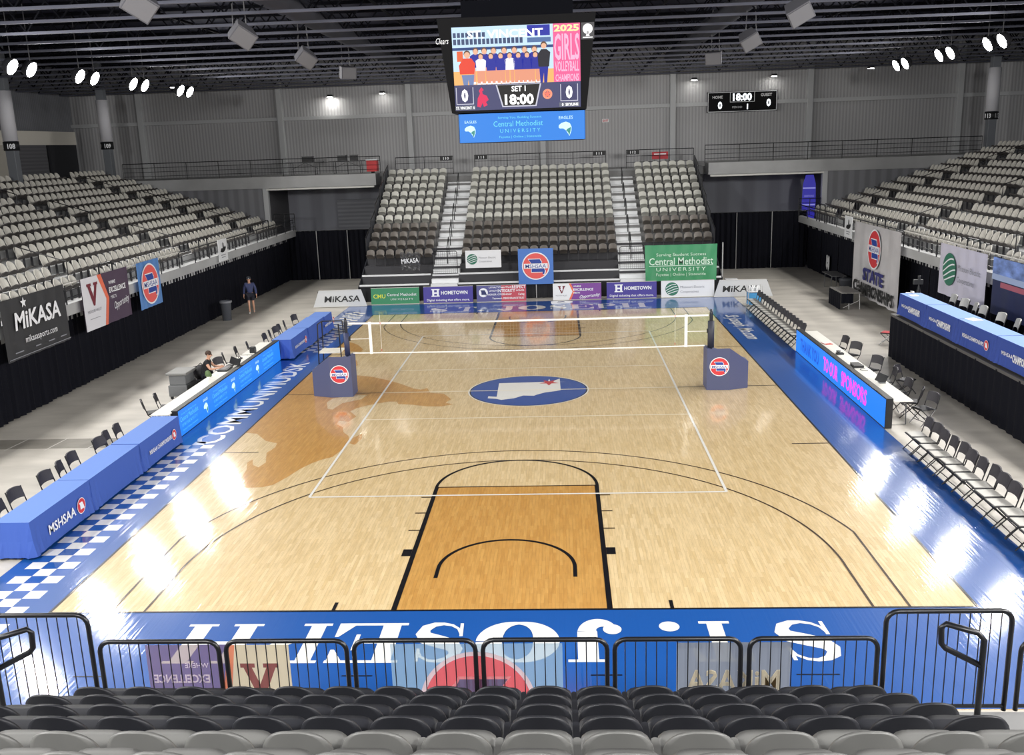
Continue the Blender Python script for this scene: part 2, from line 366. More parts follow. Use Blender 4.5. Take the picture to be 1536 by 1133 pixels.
# big serif letters of the end lines
def serif(ch):
    b = MB(.00015); R = lambda x0,y0,x1,y1: b.flat([(x0,y0),(x1,y0),(x1,y1),(x0,y1)],0)
    def stroke(pts, ws):
        l = []; r = []
        for i,(x,y) in enumerate(pts):
            a = pts[max(i-1,0)]; c = pts[min(i+1,len(pts)-1)]; dx, dy = c[0]-a[0], c[1]-a[1]; q = math.hypot(dx,dy) or 1
            w = ws[i]/2; l.append((x-dy/q*w,y+dx/q*w)); r.append((x+dy/q*w,y-dx/q*w))
        for i in range(len(pts)-1): b.flat([l[i],r[i],r[i+1],l[i+1]],0)
    arc = lambda cx,cy,rx,ry,a0,a1,n=18: [(cx+rx*math.cos(math.radians(a0+(a1-a0)*i/n)),cy+ry*math.sin(math.radians(a0+(a1-a0)*i/n))) for i in range(n+1)]
    fat = lambda n,t0,t1,t2: [t0+(t1-t0)*math.sin(PI*i/(n-1)) if i < n/2 else t2+(t1-t2)*math.sin(PI*i/(n-1)) for i in range(n)]
    if ch == 'T':
        R(.36,0,.64,1); R(.22,0,.78,.06); R(0,.94,1,1); b.flat([(0,1),(0,.68),(.05,.68),(.2,.94)],0); b.flat([(1,1),(.8,.94),(.95,.68),(1,.68)],0)
    if ch == 'H':
        for x in (.08,.66): R(x,0,x+.22,1); R(x-.08,0,x+.3,.06); R(x-.08,.94,x+.3,1)
        R(.3,.46,.66,.54)
    if ch in 'PE': R(.1,0,.36,1); R(0,0,.5,.06); R(0,.94,.5,1)
    if ch == 'P':
        P = arc(.5,.72,.33,.25,90,-90); stroke(P, fat(len(P),.06,.3,.06)); R(.36,.44,.52,.5)
    if ch == 'E':
        R(.36,.94,1,1); R(.36,0,1,.06); b.flat([(.98,1),(.78,.94),(.93,.68),(.98,.68)],0); b.flat([(1,0),(1,.36),(.95,.36),(.76,.06)],0)
        R(.36,.47,.68,.53); b.flat([(.64,.7),(.64,.3),(.7,.3),(.7,.7)],0)
    if ch == 'O':
        P = arc(.5,.5,.36,.47,0,360,48); ws = [.07+.26*abs(math.cos(2*PI*i/48))**1.4 for i in range(49)]; stroke(P, ws)
    if ch == 'J':
        R(.46,.25,.8,1); R(.3,.94,.96,1); P = arc(.4,.25,.23,.22,0,-150); stroke(P, [.33-.2*i/(len(P)-1) for i in range(len(P))]); b.disc((.2,.2),.16,0,20,.13)
    if ch == '.': b.disc((.5,.13),.5,0,24,.13)
    if ch == 'S':
        P = [(.82,.7),(.76,.86),(.62,.95),(.48,.97),(.32,.93),(.2,.83),(.18,.7),(.26,.58),(.5,.49),(.74,.4),(.82,.28),(.78,.14),(.64,.05),(.48,.03),(.32,.07),(.2,.16),(.14,.32)]
        stroke(P,[.03,.05,.06,.07,.12,.2,.26,.3,.3,.3,.26,.2,.12,.07,.06,.05,.03])
        b.flat([(.78,.98),(.84,.98),(.86,.66),(.8,.66)],0); b.flat([(.12,.02),(.18,.02),(.16,.36),(.1,.36)],0)
    return b
spans = [('S',5.17,4.2),('T',3.8,2.95),('.',2.83,2.51),('J',1.96,1.05),('O',.93,-.3),('S',-.46,-1.34),('E',-1.45,-2.56),('P',-2.68,-3.6),('H',-3.8,-5.08)]
for sg in (1,-1):
    b = MB()
    for ch, xa, xb in spans:
        q = serif(ch)
        vs = [(sg*(xa+(xb-xa)*x), sg*(-15.95+1.2*(1-y)), z2+dz) for x,y,dz in q.v]
        b.add(vs, q.f)
    paint('end_line_lettering', b, WPAINT)
def ground_text(body, c, right, up, h, w, shear=0):
    t = text(None, body, 0,0,h,WPAINT,w=w,z=0,shear=shear,bold=.015,name='sideline_lettering',kind=S); t.parent = cf
    r = Vector(right); u = Vector(up)
    t.matrix_local = Matrix(((r.x,u.x,0,c[0]),(r.y,u.y,0,c[1]),(0,0,1,z2),(0,0,0,1)))
ground_text('COMMUNIVIUDSK',(-8.42,-.2),(0,1,0),(-1,0,0),.72,9.6)
ground_text('St Joseph, Mo.com',(8.36,9.6),(0,-1,0),(1,0,0),.56,5.2,.35)
# concrete hatch covers on the left and the seams of the slab
sm = MB(); gm = mat('floor_seam',(120,116,110),.7)
for x in (-13.6,-12.5,-11.4): sm.line((x,-4.2,0),(x-.1,-5.3,0),.03,.003)
sm.build('trim_floor_seam',mat('pale_seam',(205,202,196),.7),kind=S)
MB().flat([(-14.6,-5.15),(-10.0,-5.15),(-10.0,-4.3),(-14.6,-4.3)],.002).build('trim_floor_hatch',tint(mat('worn_hatch',(128,124,116),.6),(2,2,1),.15),kind=S)
# ---- walls, roof
WALL = siding('grey_siding',(166,166,168),.2,'X'); WALLY = siding('dark_grey_siding',(120,122,128),.2,'Y')
STEEL = mat('grey_steel',(178,180,182),.5); DSTEEL = mat('dark_steel',(30,31,36),.5); CEIL = mat('roof_deck',(34,36,52),.9,spec=.2)
MB().box(-30.4,33,5.6,30.4,33.4,13.4).build('wall_back',WALL,kind=S)
MB().box(-30.4,-46,0,-30,33.4,13.4).build('wall_left',WALLY,kind=S)
MB().box(30,-46,0,30.4,33.4,13.4).build('wall_right',WALLY,kind=S)
MB().box(-30.4,-46.4,0,30.4,-46,13.4).build('wall_front',WALL,kind=S)
MB().box(-30.4,-46.4,13.0,30.4,33.4,13.4).build('ceiling',CEIL,kind=S)
for x in (-25.4,-16.4,-8.22,.1,8.15,16.47,25.43):
    MB().box(x-.17,32.6,5.6,x+.17,33.0,13).build('trim_wall_column',STEEL,kind=S,bevel=.02)
MB().box(-30,32.75,9.38,30,33,9.6).build('trim_wall_girt',STEEL,kind=S)
CHORD = mat('joist_chord_lit',(92,94,106),.8,spec=.15); WEB = mat('joist_web',(13,14,20),.9,spec=.1)  # bottom chords paler than webs: light from below put into the colour
js = MB()
y0 = -4.9
for k in range(16):
    y = y0+2.45*k
    b = MB(); b.k = 0; b.box(-30,y-.06,11.3,30,y+.06,11.38); b.k = 1; b.box(-30,y-.06,12.86,30,y+.06,12.98)
    for i in range(25):
        xa = -30+2.4*i; b.bar((xa,y,11.36),(xa+1.2,y,12.9),.045,.045); b.bar((xa+1.2,y,12.9),(xa+2.4,y,11.36),.045,.045)
    b.build('ceiling_joist',[CHORD,WEB],kind=S)
for x in (-12.5,-5,5,12.5):
    b = MB(); b.tube([(x,-6,12.2),(x,33,12.2)],.05,6); b.build('ceiling_conduit',WEB,kind=S)
for x in (-8,8):
    b = MB(); b.tube([(x,-6,12.3),(x,32.5,12.3)],.42,14); b.build('ceiling_duct',mat('duct_metal',(40,42,52),.7),kind=S,smooth=True)
# ---- side stands in concrete
RUN, RISE, X1 = .89, .29, 15.55
def terrace(sx, xr, name):
    z0 = 2.78; P = [(xr,2.62),(xr,2.98),(xr+.22,2.98),(xr+.22,z0)]
    for k in range(12):
        xk = X1+.18+k*RUN; P += [(xk,z0+k*RISE),(xk,z0+(k+1)*RISE)]
    P += [(29.99,z0+12*RISE),(29.99,z0+12*RISE-.4),(X1+.5,2.3),(xr+.6,2.3),(xr+.6,2.62)]
    b = MB().prism(P,-27.4,16.0)
    vs = [(sx*a,-z,y) for a,y,z in [(v[0],v[1],v[2]) for v in b.v]]
    fs = b.f if sx*1 < 0 else [f[::-1] for f in b.f]
    q = MB(); q.v = vs; q.f = fs; q.m = [0]*len(fs); return q.build(name,CGREY,kind=S)
XL, XR = 14.5, 14.7
terrace(-1,XL,'floor_left_stand'); terrace(1,XR,'floor_right_stand')
# ---- end mezzanine, tunnels
FZ = 6.08
MB().box(-30,27.5,5.42,-9.6,33,FZ).build('floor_mezzanine_left',CGREY,kind=S)
MB().box(9.6,27.5,5.42,30,33,FZ).build('floor_mezzanine_right',CGREY,kind=S)
MB().box(-9.6,29.0,5.42,9.6,33,5.86).build('floor_mezzanine',CGREY,kind=S)
for s, nm in ((-1,'left'),(1,'right')):
    x0, x1 = sorted((s*16.35,s*30)); MB().box(x0,27.6,0,x1,27.8,5.42).build('wall_tunnel_%s'%nm,siding('block_grey',(120,121,126),.6,'X'),kind=S)
    x0, x1 = sorted((s*16.05,s*16.35)); MB().box(x0,27.5,0,x1,27.8,5.42).build('trim_tunnel_column',STEEL,kind=S,bevel=.02)
    x0, x1 = sorted((s*9.7,s*16.1)); MB().box(x0,27.42,5.3,x1,27.52,5.4).build('trim_tunnel_lintel',mat('pale_steel',(205,205,200),.5),kind=S)
    x0, x1 = sorted((s*9.3,s*16.3)); MB().box(x0,32.2,0,x1,32.4,5.42).build('wall_tunnel_end_%s'%nm,siding('tunnel_panel',(150,152,162),1.6,'X'),kind=S)
    x0, x1 = sorted((s*16.2,s*16.4)); MB().box(x0,27.8,0,x1,32.4,5.42).build('wall_tunnel_side_%s'%nm,CDARK,kind=S)
    x0, x1 = sorted((s*9.2,s*9.45)); MB().box(x0,28.6,0,x1,32.4,5.42).build('wall_tunnel_inner_%s'%nm,CDARK,kind=S)
MB().box(-13.0,31.9,0,-10.4,32.15,4.4).build('door_1',siding('roller_slats',(150,152,160),.24,'Z'),kind=S)
# concession openings on the far left
cw = mat('cream_fascia',(214,210,200),.6)
MB().box(-29.2,10,8.32,-29.0,31.2,9.1).build('trim_concession_fascia',cw,kind=S)
MB().box(-29.25,24.2,6.2,-29.05,27.6,8.32).build('door_2',siding('shutter_grey',(92,92,96),.2,'Z'),kind=S)
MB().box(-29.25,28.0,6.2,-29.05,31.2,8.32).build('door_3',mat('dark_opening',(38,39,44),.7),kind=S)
MB().box(-29.25,12,6.2,-29.05,23.9,8.32).build('wall_concession',mat('pale_wall',(176,172,162),.7),kind=S)
for s, ys in ((-1,(17.8,27.9)),(1,(17.8,28.3))):
    for y in ys:
        b = MB().box(s*25.5-.22,y-.22,FZ-.2,s*25.5+.22,y+.22,13)
        b.build('trim_stand_column',mat('column_grey',(108,112,118),.5),kind=S,bevel=.02)
# ================================================================ SEATS
def shell(fn, nu, nv, th):
    """closed thin shell over a grid fn(u,v) -> (x,y,z), thickened along +y by th"""
    vs = []; fs = []
    for s in (0,1):
        for j in range(nv+1):
            for i in range(nu+1):
                x,y,z = fn(i/nu, j/nv); vs.append((x,y-s*th[0],z-s*th[1]))
    N = (nu+1)*(nv+1); q = lambda s,i,j: s*N+j*(nu+1)+i
    for j in range(nv):
        for i in range(nu):
            fs.append((q(0,i,j),q(0,i,j+1),q(0,i+1,j+1),q(0,i+1,j))); fs.append((q(1,i,j),q(1,i+1,j),q(1,i+1,j+1),q(1,i,j+1)))
    for i in range(nu): fs.append((q(0,i,0),q(0,i+1,0),q(1,i+1,0),q(1,i,0))); fs.append((q(0,i+1,nv),q(0,i,nv),q(1,i,nv),q(1,i+1,nv)))
    for j in range(nv): fs.append((q(0,0,j+1),q(0,0,j),q(1,0,j),q(1,0,j+1))); fs.append((q(0,nu,j),q(0,nu,j+1),q(1,nu,j+1),q(1,nu,j)))
    return vs, fs
def round_back(u, v):
    a = 2*u-1
    if v < .35: z = .38+.22*v/.35; w = .19+.035*v/.35
    else:
        th = (v-.35)/.65*PI/2; z = .60+.22*math.sin(th); w = .225*max(.02,math.cos(th))**.85
    return (a*w, .9*w*w*a*a-.1*(z-.38)/.44+.01, z)
def back_fn(hw=.225, z0=.38, z1=.82, lean=.10, dome=.58, taper=.16, drop=.085):
    def f(u,v):
        a = 2*u-1
        t = max(0,(v-.45)/.55); w = hw*(1-t**3.2*dome)*(1-taper*(1-v))
        z = z0+(z1-z0)*v-drop*abs(a)**2.2*v*v
        return (a*w, .045*a*a-lean*v+.02*(1-v), z)
    return f
def pan_fn(hw=.215, tip=1.0):
    def f(u,v):
        a = 2*u-1; w = hw*(1-.07*max(0,(v-.7)/.3)**3)
        y = .05+.33*v; z = .42+tip*.18*v+.02*math.sin(v*PI)-.012*(1-a*a)*(1-v)
        return (a*w, y-.015*abs(a)**5*v, z-.035*abs(a)**6*v)
    return f
def mb_of(vf): return MB().add(*vf)
def make_seat(name, m, mf, label, cat, group, hi=True, arms=True, **kw):
    t = thing(name, label, cat, group=group)
    nu, nv = (12,8) if hi else (6,5)
    mb_of(shell(round_back if hi else back_fn(**kw),nu,nv+(4 if hi else 0),(.026,0))).build('backrest',m,t,smooth=hi)
    mb_of(shell(pan_fn(.23,.5) if hi else pan_fn(.19,1.2),nu if hi else 4,6 if hi else 3,(.012,.035))).build('seat_pan',m,t,smooth=hi)
    b = MB().box(-.258,-.03,0,-.238,.05,.5).box(-.265,-.06,0,-.225,.14,.02)
    b.build('bracket',mf,t)
    if arms:
        MB().prism([(-.248+.026*math.cos(a), (.22 if math.sin(a) > 0 else .0)+.026*math.sin(a)) for a in [i*PI/8 for i in range(16)]],.5,.545).build('armrest',m,t,smooth=False)
    return t
def seat_color(name, rgb, r=.42): return mat(name, rgb, r, spec=.45)
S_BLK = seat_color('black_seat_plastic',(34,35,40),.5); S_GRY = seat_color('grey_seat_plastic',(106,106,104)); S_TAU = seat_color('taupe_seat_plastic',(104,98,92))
S_LGT = seat_color('light_seat_plastic',(196,196,188),.5); S_PAL = seat_color('pale_seat_plastic',(202,199,190),.5); S_FR = mat('seat_bracket_metal',(60,60,64),.45); S_SHD = mat('seat_pan_shade',(92,88,86),.6)  # side stand seat pans darkened: shade between the rows put into their colour
cols = [-3.61+.5*i for i in range(16)]
# ---- near stand: sixteen seats wide, four dark rows then grey ones
pb = make_seat('stadium_seat',S_BLK,S_FR,'x','seat','seats of the near stand')
pg = make_seat('stadium_seat',S_GRY,S_FR,'x','seat','seats of the near stand')
first = {id(pb): True, id(pg): True}
NROW = [(-20.28-.76*k, 2.37-.82+.394*k) for k in range(7)]
RN = ['front','second','third','fourth','fifth','sixth','seventh']
for k,(y,z) in enumerate(NROW[:6]):
    vis = [i for i,x in enumerate(cols) if 4 < px((x,y,z+.8))[0] < 1532]
    for i,x in enumerate(cols):
        p = pb if k < 4 else pg; c = 'black' if k < 4 else 'grey'
        if i in vis: lab = '%s folding seat, %s from left end of the %s row of the near stand' % (c, ORD[vis.index(i)+1], RN[k]); g = 'seats of the near stand'
        else: lab = '%s folding seat at the cropped %s end of the %s row, near stand' % (c, 'left' if x < 1 else 'right', RN[k]); g = 'cropped %s end of the %s near row' % ('left' if x < 1 else 'right', RN[k])
        if first[id(p)]:
            first[id(p)] = False; p.location = (x,y,z); p['label'] = lab; p['group'] = g
        else: dup(p,(x,y,z),0,lab,g)
# ---- far stand
FROW = [(20.2+.8*k, 2.40-.82+.385*k) for k in range(11)]
secs = [('left',[-8.72+.5*i for i in range(7)]),('middle',[-3.78+.5*i for i in range(16)]),('right',[5.63+.5*i for i in range(7)])]
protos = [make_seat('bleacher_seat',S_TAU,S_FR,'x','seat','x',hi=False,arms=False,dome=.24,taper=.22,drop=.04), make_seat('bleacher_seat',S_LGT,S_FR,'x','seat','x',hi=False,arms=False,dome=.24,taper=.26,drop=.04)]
used = [0,0]
for k,(y,z) in enumerate(FROW):
    for nm, xs in secs:
        for i,x in enumerate(xs):
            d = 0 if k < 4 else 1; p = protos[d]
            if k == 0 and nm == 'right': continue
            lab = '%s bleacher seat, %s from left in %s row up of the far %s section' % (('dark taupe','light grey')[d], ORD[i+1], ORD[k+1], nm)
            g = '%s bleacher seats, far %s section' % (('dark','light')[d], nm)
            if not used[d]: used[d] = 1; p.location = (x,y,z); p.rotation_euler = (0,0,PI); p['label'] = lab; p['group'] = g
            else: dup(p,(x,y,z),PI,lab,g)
# ---- side stands: pale seats, the nearest three hundred one by one, the rest as one
def side_seat():
    b = MB(); b.k = 0; b.add(*shell(back_fn(.222,.42,.82,.1,.34,.1,.05),4,4,(.024,0))); b.k = 2; b.add(*shell(pan_fn(.215,1.0),2,2,(.012,.04)))
    b.k = 1; b.box(-.255,-.03,0,-.235,.05,.5); return b
sb = side_seat(); sme = sb.mesh('arena_chair',[S_PAL,S_FR,S_SHD])
blocks = [('near',-4.9),('middle',4.3),('far',13.55),('end',22.8)]
cnt = {'near':16,'middle':16,'far':16,'end':8}
allseats = []
for s, side in ((-1,'left'),(1,'right')):
    for k in range(12):
        for bn, ya in blocks:
            for i in range(cnt[bn]):
                y = ya+.25+.51*i; x = s*(X1+k*RUN); z = 2.78+k*RISE
                q = px((x,y,z+.75))
                if abs(x) > 24.8 and min(abs(y-17.8),abs(y-27.9),abs(y-28.3)) < .55: continue
                if q[2] < 5 or not -12 < q[0] < 1548: continue
                allseats.append((q[2],s,side,k,bn,i,x,y,z))
allseats.sort()
rest = MB(); ins = set()
for n,(d,s,side,k,bn,i,x,y,z) in enumerate(allseats):
    rz = s*PI/2     # front of the seat towards the court
    if n < 300:
        o = bpy.data.objects.new('arena_chair',sme); COL.objects.link(o); o.location = (x,y,z); o.rotation_euler = (0,0,rz)
        tag(o,'pale grey seat, %s of the %s row up in the %s stand\'s %s block' % (ORD[i+1],ORD[k+1],side,bn),'seat','pale seats of the %s stand, %s block' % (side,bn))
    else:
        c, sn = math.cos(rz), math.sin(rz)
        n0 = len(rest.v); rest.v += [(x+c*a-sn*b_,y+sn*a+c*b_,z+h) for a,b_,h in sb.v]
        rest.f += [tuple(q+n0 for q in f) for f in sb.f]; rest.m += sb.m
tag(rest.build('seating',[S_PAL,S_FR,S_SHD]),'rows of pale grey seats filling the farther parts of both side stands','seats',kind='stuff')
# ================================================================ TELESCOPIC STANDS
DECK = mat('deck_edge_grey',(128,128,128),.6); STEPM = mat('step_aluminium',(232,234,236),.5); SKIRT = mat('black_skirt',(34,35,40),.9)
RAILM = mat('black_rail_paint',(22,23,27),.35)
def wavy(b, x0,x1,z0,z1,y=0.,amp=.05,per=.34,n=None):
    n = n or max(8,int(abs(x1-x0)/.085)); k = len(b.v)
    for i in range(n+1):
        t = i/n; x = x0+(x1-x0)*t; w = amp*math.sin(x*2*PI/per)+amp*.5*math.sin(x*5.1+1.3)
        b.v += [(x,y+w*1.15,z0),(x,y+w*.8,z1)]
    for i in range(n): b.f.append((k+2*i,k+2*i+2,k+2*i+3,k+2*i+1)); b.m.append(b.k)
    return b
t = thing('telescopic_stand','far telescopic stand with grey decks and two pale stairways, behind the advertising boards','grandstand',(0,18.6,0))
X0, X1f = -9.0, 8.9
rows = [(18.6+.8*k, 1.58+.385*(k-2)) for k in range(13)]
for k,(y,z) in enumerate(rows):
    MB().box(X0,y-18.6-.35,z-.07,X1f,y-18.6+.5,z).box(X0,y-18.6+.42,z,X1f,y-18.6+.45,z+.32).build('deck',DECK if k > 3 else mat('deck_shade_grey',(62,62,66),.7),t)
for k in range(2):
    y, z = rows[k]
    b = MB()
    for xa, xb in ((X0,-5.5),(-4.05,3.95),(5.35,X1f)): b.box(xa,y-18.6-.38,z-.02,xb,y-18.6-.30,z+.06)
    b.build('nosing',STEPM,t)
for xa, xb in ((-5.42,-4.08),(3.98,5.3)):
    for k,(y,z) in enumerate(rows):
        st_ = MB().box(xa,y-18.6-.37,z-.19,xb,y-18.6+.42,z+.012)
        if k < 12: st_.box(xa,y-18.6+.05,z+.01,xb,y-18.6+.44,z+.2)
        st_.build('stair',STEPM,t)
wavy(MB(),X0,X1f,0,.80,-.3,.02,.3).build('skirt',SKIRT,t)
b = MB()
for s, x in ((-1,X0),(1,X1f)): b.prism([(0-.35,.1)]+[(r[0]-18.6+.4,r[1]-.1) for r in rows]+[(rows[-1][0]-18.6+.4,.1)],0,.05)
vs = []
q = MB()
for s, x in ((-1,X0-.06),(1,X1f+.06)):
    pr = MB().prism([(-.35,0),(-.35,.75),(rows[-1][0]-18.6+.4,rows[-1][1]-.1),(rows[-1][0]-18.6+.4,0)],-.02,.02)
    p2 = MB(); p2.v = [(x+c,a,b_) for a,b_,c in pr.v]; p2.f = pr.f; p2.m = pr.m
    p2.build('end_panel',mat('stand_end_dark',(34,36,44),.7),t)
t2 = thing('telescopic_stand','near telescopic stand with grey decks under the black and grey folding seats','grandstand',(0,-19.5,0))
for k in range(8):
    y = -20.28-.76*k+19.5; z = 1.55+.394*k
    MB().box(-6.6,y-.42,z-.07,6.6,y+.72 if k == 0 else y+.4,z).box(-6.6,y-.4,z,6.6,y-.37,z+.33).build('deck',DECK,t2)
wavy(MB(),-6.6,6.6,0,1.46,.02,.02,.3).build('skirt',SKIRT,t2)
# stair handrails down the two far aisles
for xa, nm in ((-4.75,'left'),(4.65,'right')):
    for k in range(2,12,2):
        y, z = rows[k]; y2, z2_ = rows[min(k+1,12)]
        t = thing('aisle_handrail','short dark handrail, %s from the bottom of the far %s stairway' % (ORD[k//2],nm),'handrail',(xa,y,z),0,'handrails of the far stairways')
        b = MB().tube([(0,0,.01),(0,0,.86),(0,.12,.92),(0,y2-y,z2_-z+.92),(0,y2-y+.05,z2_-z+.86),(0,y2-y+.05,z2_-z+.01)],.024,6); b.build('loop',RAILM,t)
# stepped guard panels at both ends of the far stand
GP = mat('guard_panel_grey',(70,72,80),.5)
for s, x, nm in ((-1,X0-.02,'left'),(1,X1f+.02,'right')):
    for k in range(3,13,2):
        y, z = rows[k]
        t = thing('end_guard','stepped dark guard frame, %s from the bottom, %s edge of far stand' % (ORD[(k-1)//2],nm),'guard rail',(x,y,z),0,'guard frames of the far stand edges')
        MB().tube([(0,-.4,.0),(0,-.4,1.0),(0,1.0,1.45),(0,1.0,.5)],.03,6).build('frame',RAILM,t)
        MB().add([(0,-.36,.1),(0,.96,.55),(0,.96,1.36),(0,-.36,.92)],[(0,1,2,3)]).build('infill',GP,t)
# mesh gates at the foot of the stairways
for xa, nm in ((-4.75,'left'),(4.63,'right')):
    t = thing('aisle_gate','white wire mesh gate closing the foot of the far %s stairway' % nm,'gate',(xa,19.0,rows[1][1]),0,'gates of the far stairways')
    MB().tube([(-.62,0,.05),(-.62,0,1.1),(-.56,0,1.16),(.56,0,1.16),(.62,0,1.1),(.62,0,.05)],.022,6,True).build('frame',RAILM,t)
    b = MB()
    for i in range(1,12): b.box(-.62+i*.103-.004,-.004,.05,-.62+i*.103+.004,.004,1.16)
    for j in range(1,10): b.box(-.62,-.004,.05+j*.11-.004,.62,.004,.05+j*.11+.004)
    b.build('wire_mesh',mat('wire_grey',(60,62,66),.4),t)
    MB().lathe([(.03,0),(.03,.05)],(0,0,.3),10).build('latch',RAILM,t)
# ================================================================ RAILS
def rail(name, label, a, b_, z0, h, n, bars=4, m=RAILM, top=None, group=None):
    """post and bar railing from a to b_ (x, y), standing on z0"""
    A = Vector((a[0],a[1],z0)); B = Vector((b_[0],b_[1],z0)); D = B-A
    t = thing(name,label,'railing',A,0,group)
    for i in range(n+1):
        p = D*i/n; MB().tube([p,p+Vector((0,0,h))],.022,6).build('post',m,t)
    MB().tube([(0,0,h),D+Vector((0,0,h))],.026,6).build('top_rail',top or m,t)
    bb = MB()
    for k in range(1,bars): bb.tube([Vector((0,0,h*k/bars)),D+Vector((0,0,h*k/bars))],.014,5)
    bb.build('lower_bars',m,t); return t
LRAIL = mat('rail_sheen_and_trim',(196,194,188),.35)  # pale railing tops: sheen on dark metal is put into the colour
rail('ledge_railing','long dark railing with painted top sheen along the front ledge of the left stand',(-14.45,-7),(-14.45,9.5),2.98,.64,9,3,RAILM,LRAIL)
rail('ledge_railing','dark railing on the left stand ledge, beyond the blue round emblem banner',(-14.45,9.5),(-14.45,26.6),2.98,.64,10,3)
rail('ledge_railing','long dark railing with painted top sheen along the front ledge of the right stand',(14.65,-7),(14.65,10),2.98,.64,10,3,RAILM,LRAIL)
rail('ledge_railing','dark railing on the right stand ledge, beyond the state championships banner',(14.65,10),(14.65,26.8),2.98,.64,9,3)
for s, x in ((-1,-14.45),(1,14.65)):
    rail('end_railing','short dark railing across the far end of the %s stand ledge' % ('left' if s < 0 else 'right'),(x,27.0),(x+s*1.3,27.3),2.98,.95,2,4)
rail('mezzanine_railing','dark four bar railing on the mezzanine over the left tunnel',(-24.6,27.58),(-9.3,27.58),FZ,.98,8)
rail('mezzanine_railing','dark four bar railing on the mezzanine over the right tunnel',(9.4,27.58),(24.8,27.58),FZ,.98,8)
for xa, xb, nm, no in ((-8.7,-5.25,'left','110'),(-3.95,3.85,'middle','111'),(5.05,9.0,'right','112')):
    t = rail('top_railing','dark railing with a section number plate behind the top row of the far %s section' % nm,(xa,29.4),(xb,29.4),5.86,1.05,2 if nm != 'middle' else 4,3)
    for e in ((xb-xa-.4,) if nm == 'left' else (.4,xb-xa-.4) if nm == 'middle' else (.4,)):
        o = MB().box(e-.36,-.05,.8,e+.36,-.02,1.06).build('number_plate',BLK,t)
        tx = text(o,no,0,0,.15,W_,w=.34,bold=.02); tx.matrix_local = Matrix(((1,0,0,e),(0,0,-1,-.052),(0,1,0,.93),(0,0,0,1)))
for s, side in ((-1,'left'),(1,'right')):
    for ya, an in ((3.72,'near'),(12.98,'middle'),(22.25,'far')):
        for r0, rn in ((.6,'lowest'),(4.6,'middle'),(8.2,'topmost')):
            x = s*(X1+r0*RUN); z = 2.78+int(r0+.5)*RISE
            t = thing('stand_handrail','dark sloping handrail in the %s stand\'s %s aisle, %s of its flight' % (side,an,rn),'handrail',(x,ya,z),0,'sloping handrails of the side stand aisles')
            MB().tube([(0,0,0),(0,0,.92),(s*2*RUN,0,.92+2*RISE),(s*2*RUN,0,2*RISE)],.022,6).build('bar',RAILM,t)
        t = thing('aisle_loop','dark rounded gate loop at the ledge end of the %s stand\'s %s aisle' % (side,an),'handrail',(s*14.72,ya,2.95),0,'gate loops on the side stand ledges')
        MB().tube([(0,-.5,0),(0,-.5,.85),(0,-.42,.95),(0,.42,.95),(0,.5,.85),(0,.5,0)],.03,6).build('loop',RAILM,t)
# barriers in front of the near seats
BARS = [(-3.97,-2.66,'leftmost'),(-2.58,-1.27,'second from left'),(-1.19,.11,'third from left'),(.19,1.5,'third from right'),(1.58,2.89,'second from right'),(2.98,4.29,'rightmost')]
def barrier(xa, xb, y, z0, z1, lab, bottom=True, cat='barrier'):
    t = thing('crowd_barrier',lab,cat,(xa,y,z0),0,'barriers in front of the near stand'); w = xb-xa; h = z1-z0; r = .12
    P = [(0,0,0),(0,0,h-r)]+[(r-r*math.cos(a),0,h-r+r*math.sin(a)) for a in (.4,.8,1.2)]+[(r,0,h),(w-r,0,h)]+[(w-r+r*math.sin(a),0,h-r+r*math.cos(a)) for a in (.4,.8,1.2)]+[(w,0,h-r),(w,0,0)]
    MB().tube(P,.026,10).build('frame',RAILM,t,smooth=True)
    b = MB(); n = round(w/.108)
    for i in range(1,n): b.tube([(w*i/n,0,.04),(w*i/n,0,h)],.0065,5)
    b.build('bars',RAILM,t)
    MB().tube([(0,0,.05),(w,0,.05)],.02,8).build('bottom_rail',RAILM,t); return t
for xa, xb, nm in BARS: barrier(xa,xb,-19.45,1.46,2.34,'black tube barrier, %s of the six low ones before the near seats' % nm)
barrier(4.36,5.62,-19.45,1.5,2.64,'tall black barrier gate to the right of the six low barriers')
barrier(-5.4,-4.06,-19.45,1.5,2.66,'tall black barrier gate to the left of the six low barriers')
barrier(5.74,6.9,-19.45,1.5,2.3,'black barrier whose left post just shows at the picture\'s right edge')
for s, x, y in ((1,5.1,-20.0),(-1,-4.78,-20.0)):
    t = thing('aisle_handrail','black bent tube handrail loop in front of the tall %s gate' % ('right' if s > 0 else 'left'),'handrail',(x,y,1.5))
    q = [(0,0,0),(0,0,1.12),(-s*.05,.03,1.18),(-s*.33,.1,1.24),(-s*.37,.1,1.2),(-s*.36,.1,1.03),(-s*.32,.1,.98),(0,.0,.84)]
    MB().tube(q,.03,10).build('loop',RAILM,t,smooth=True); MB().lathe([(.06,0),(.06,.02)],n=14).build('foot_plate',RAILM,t)
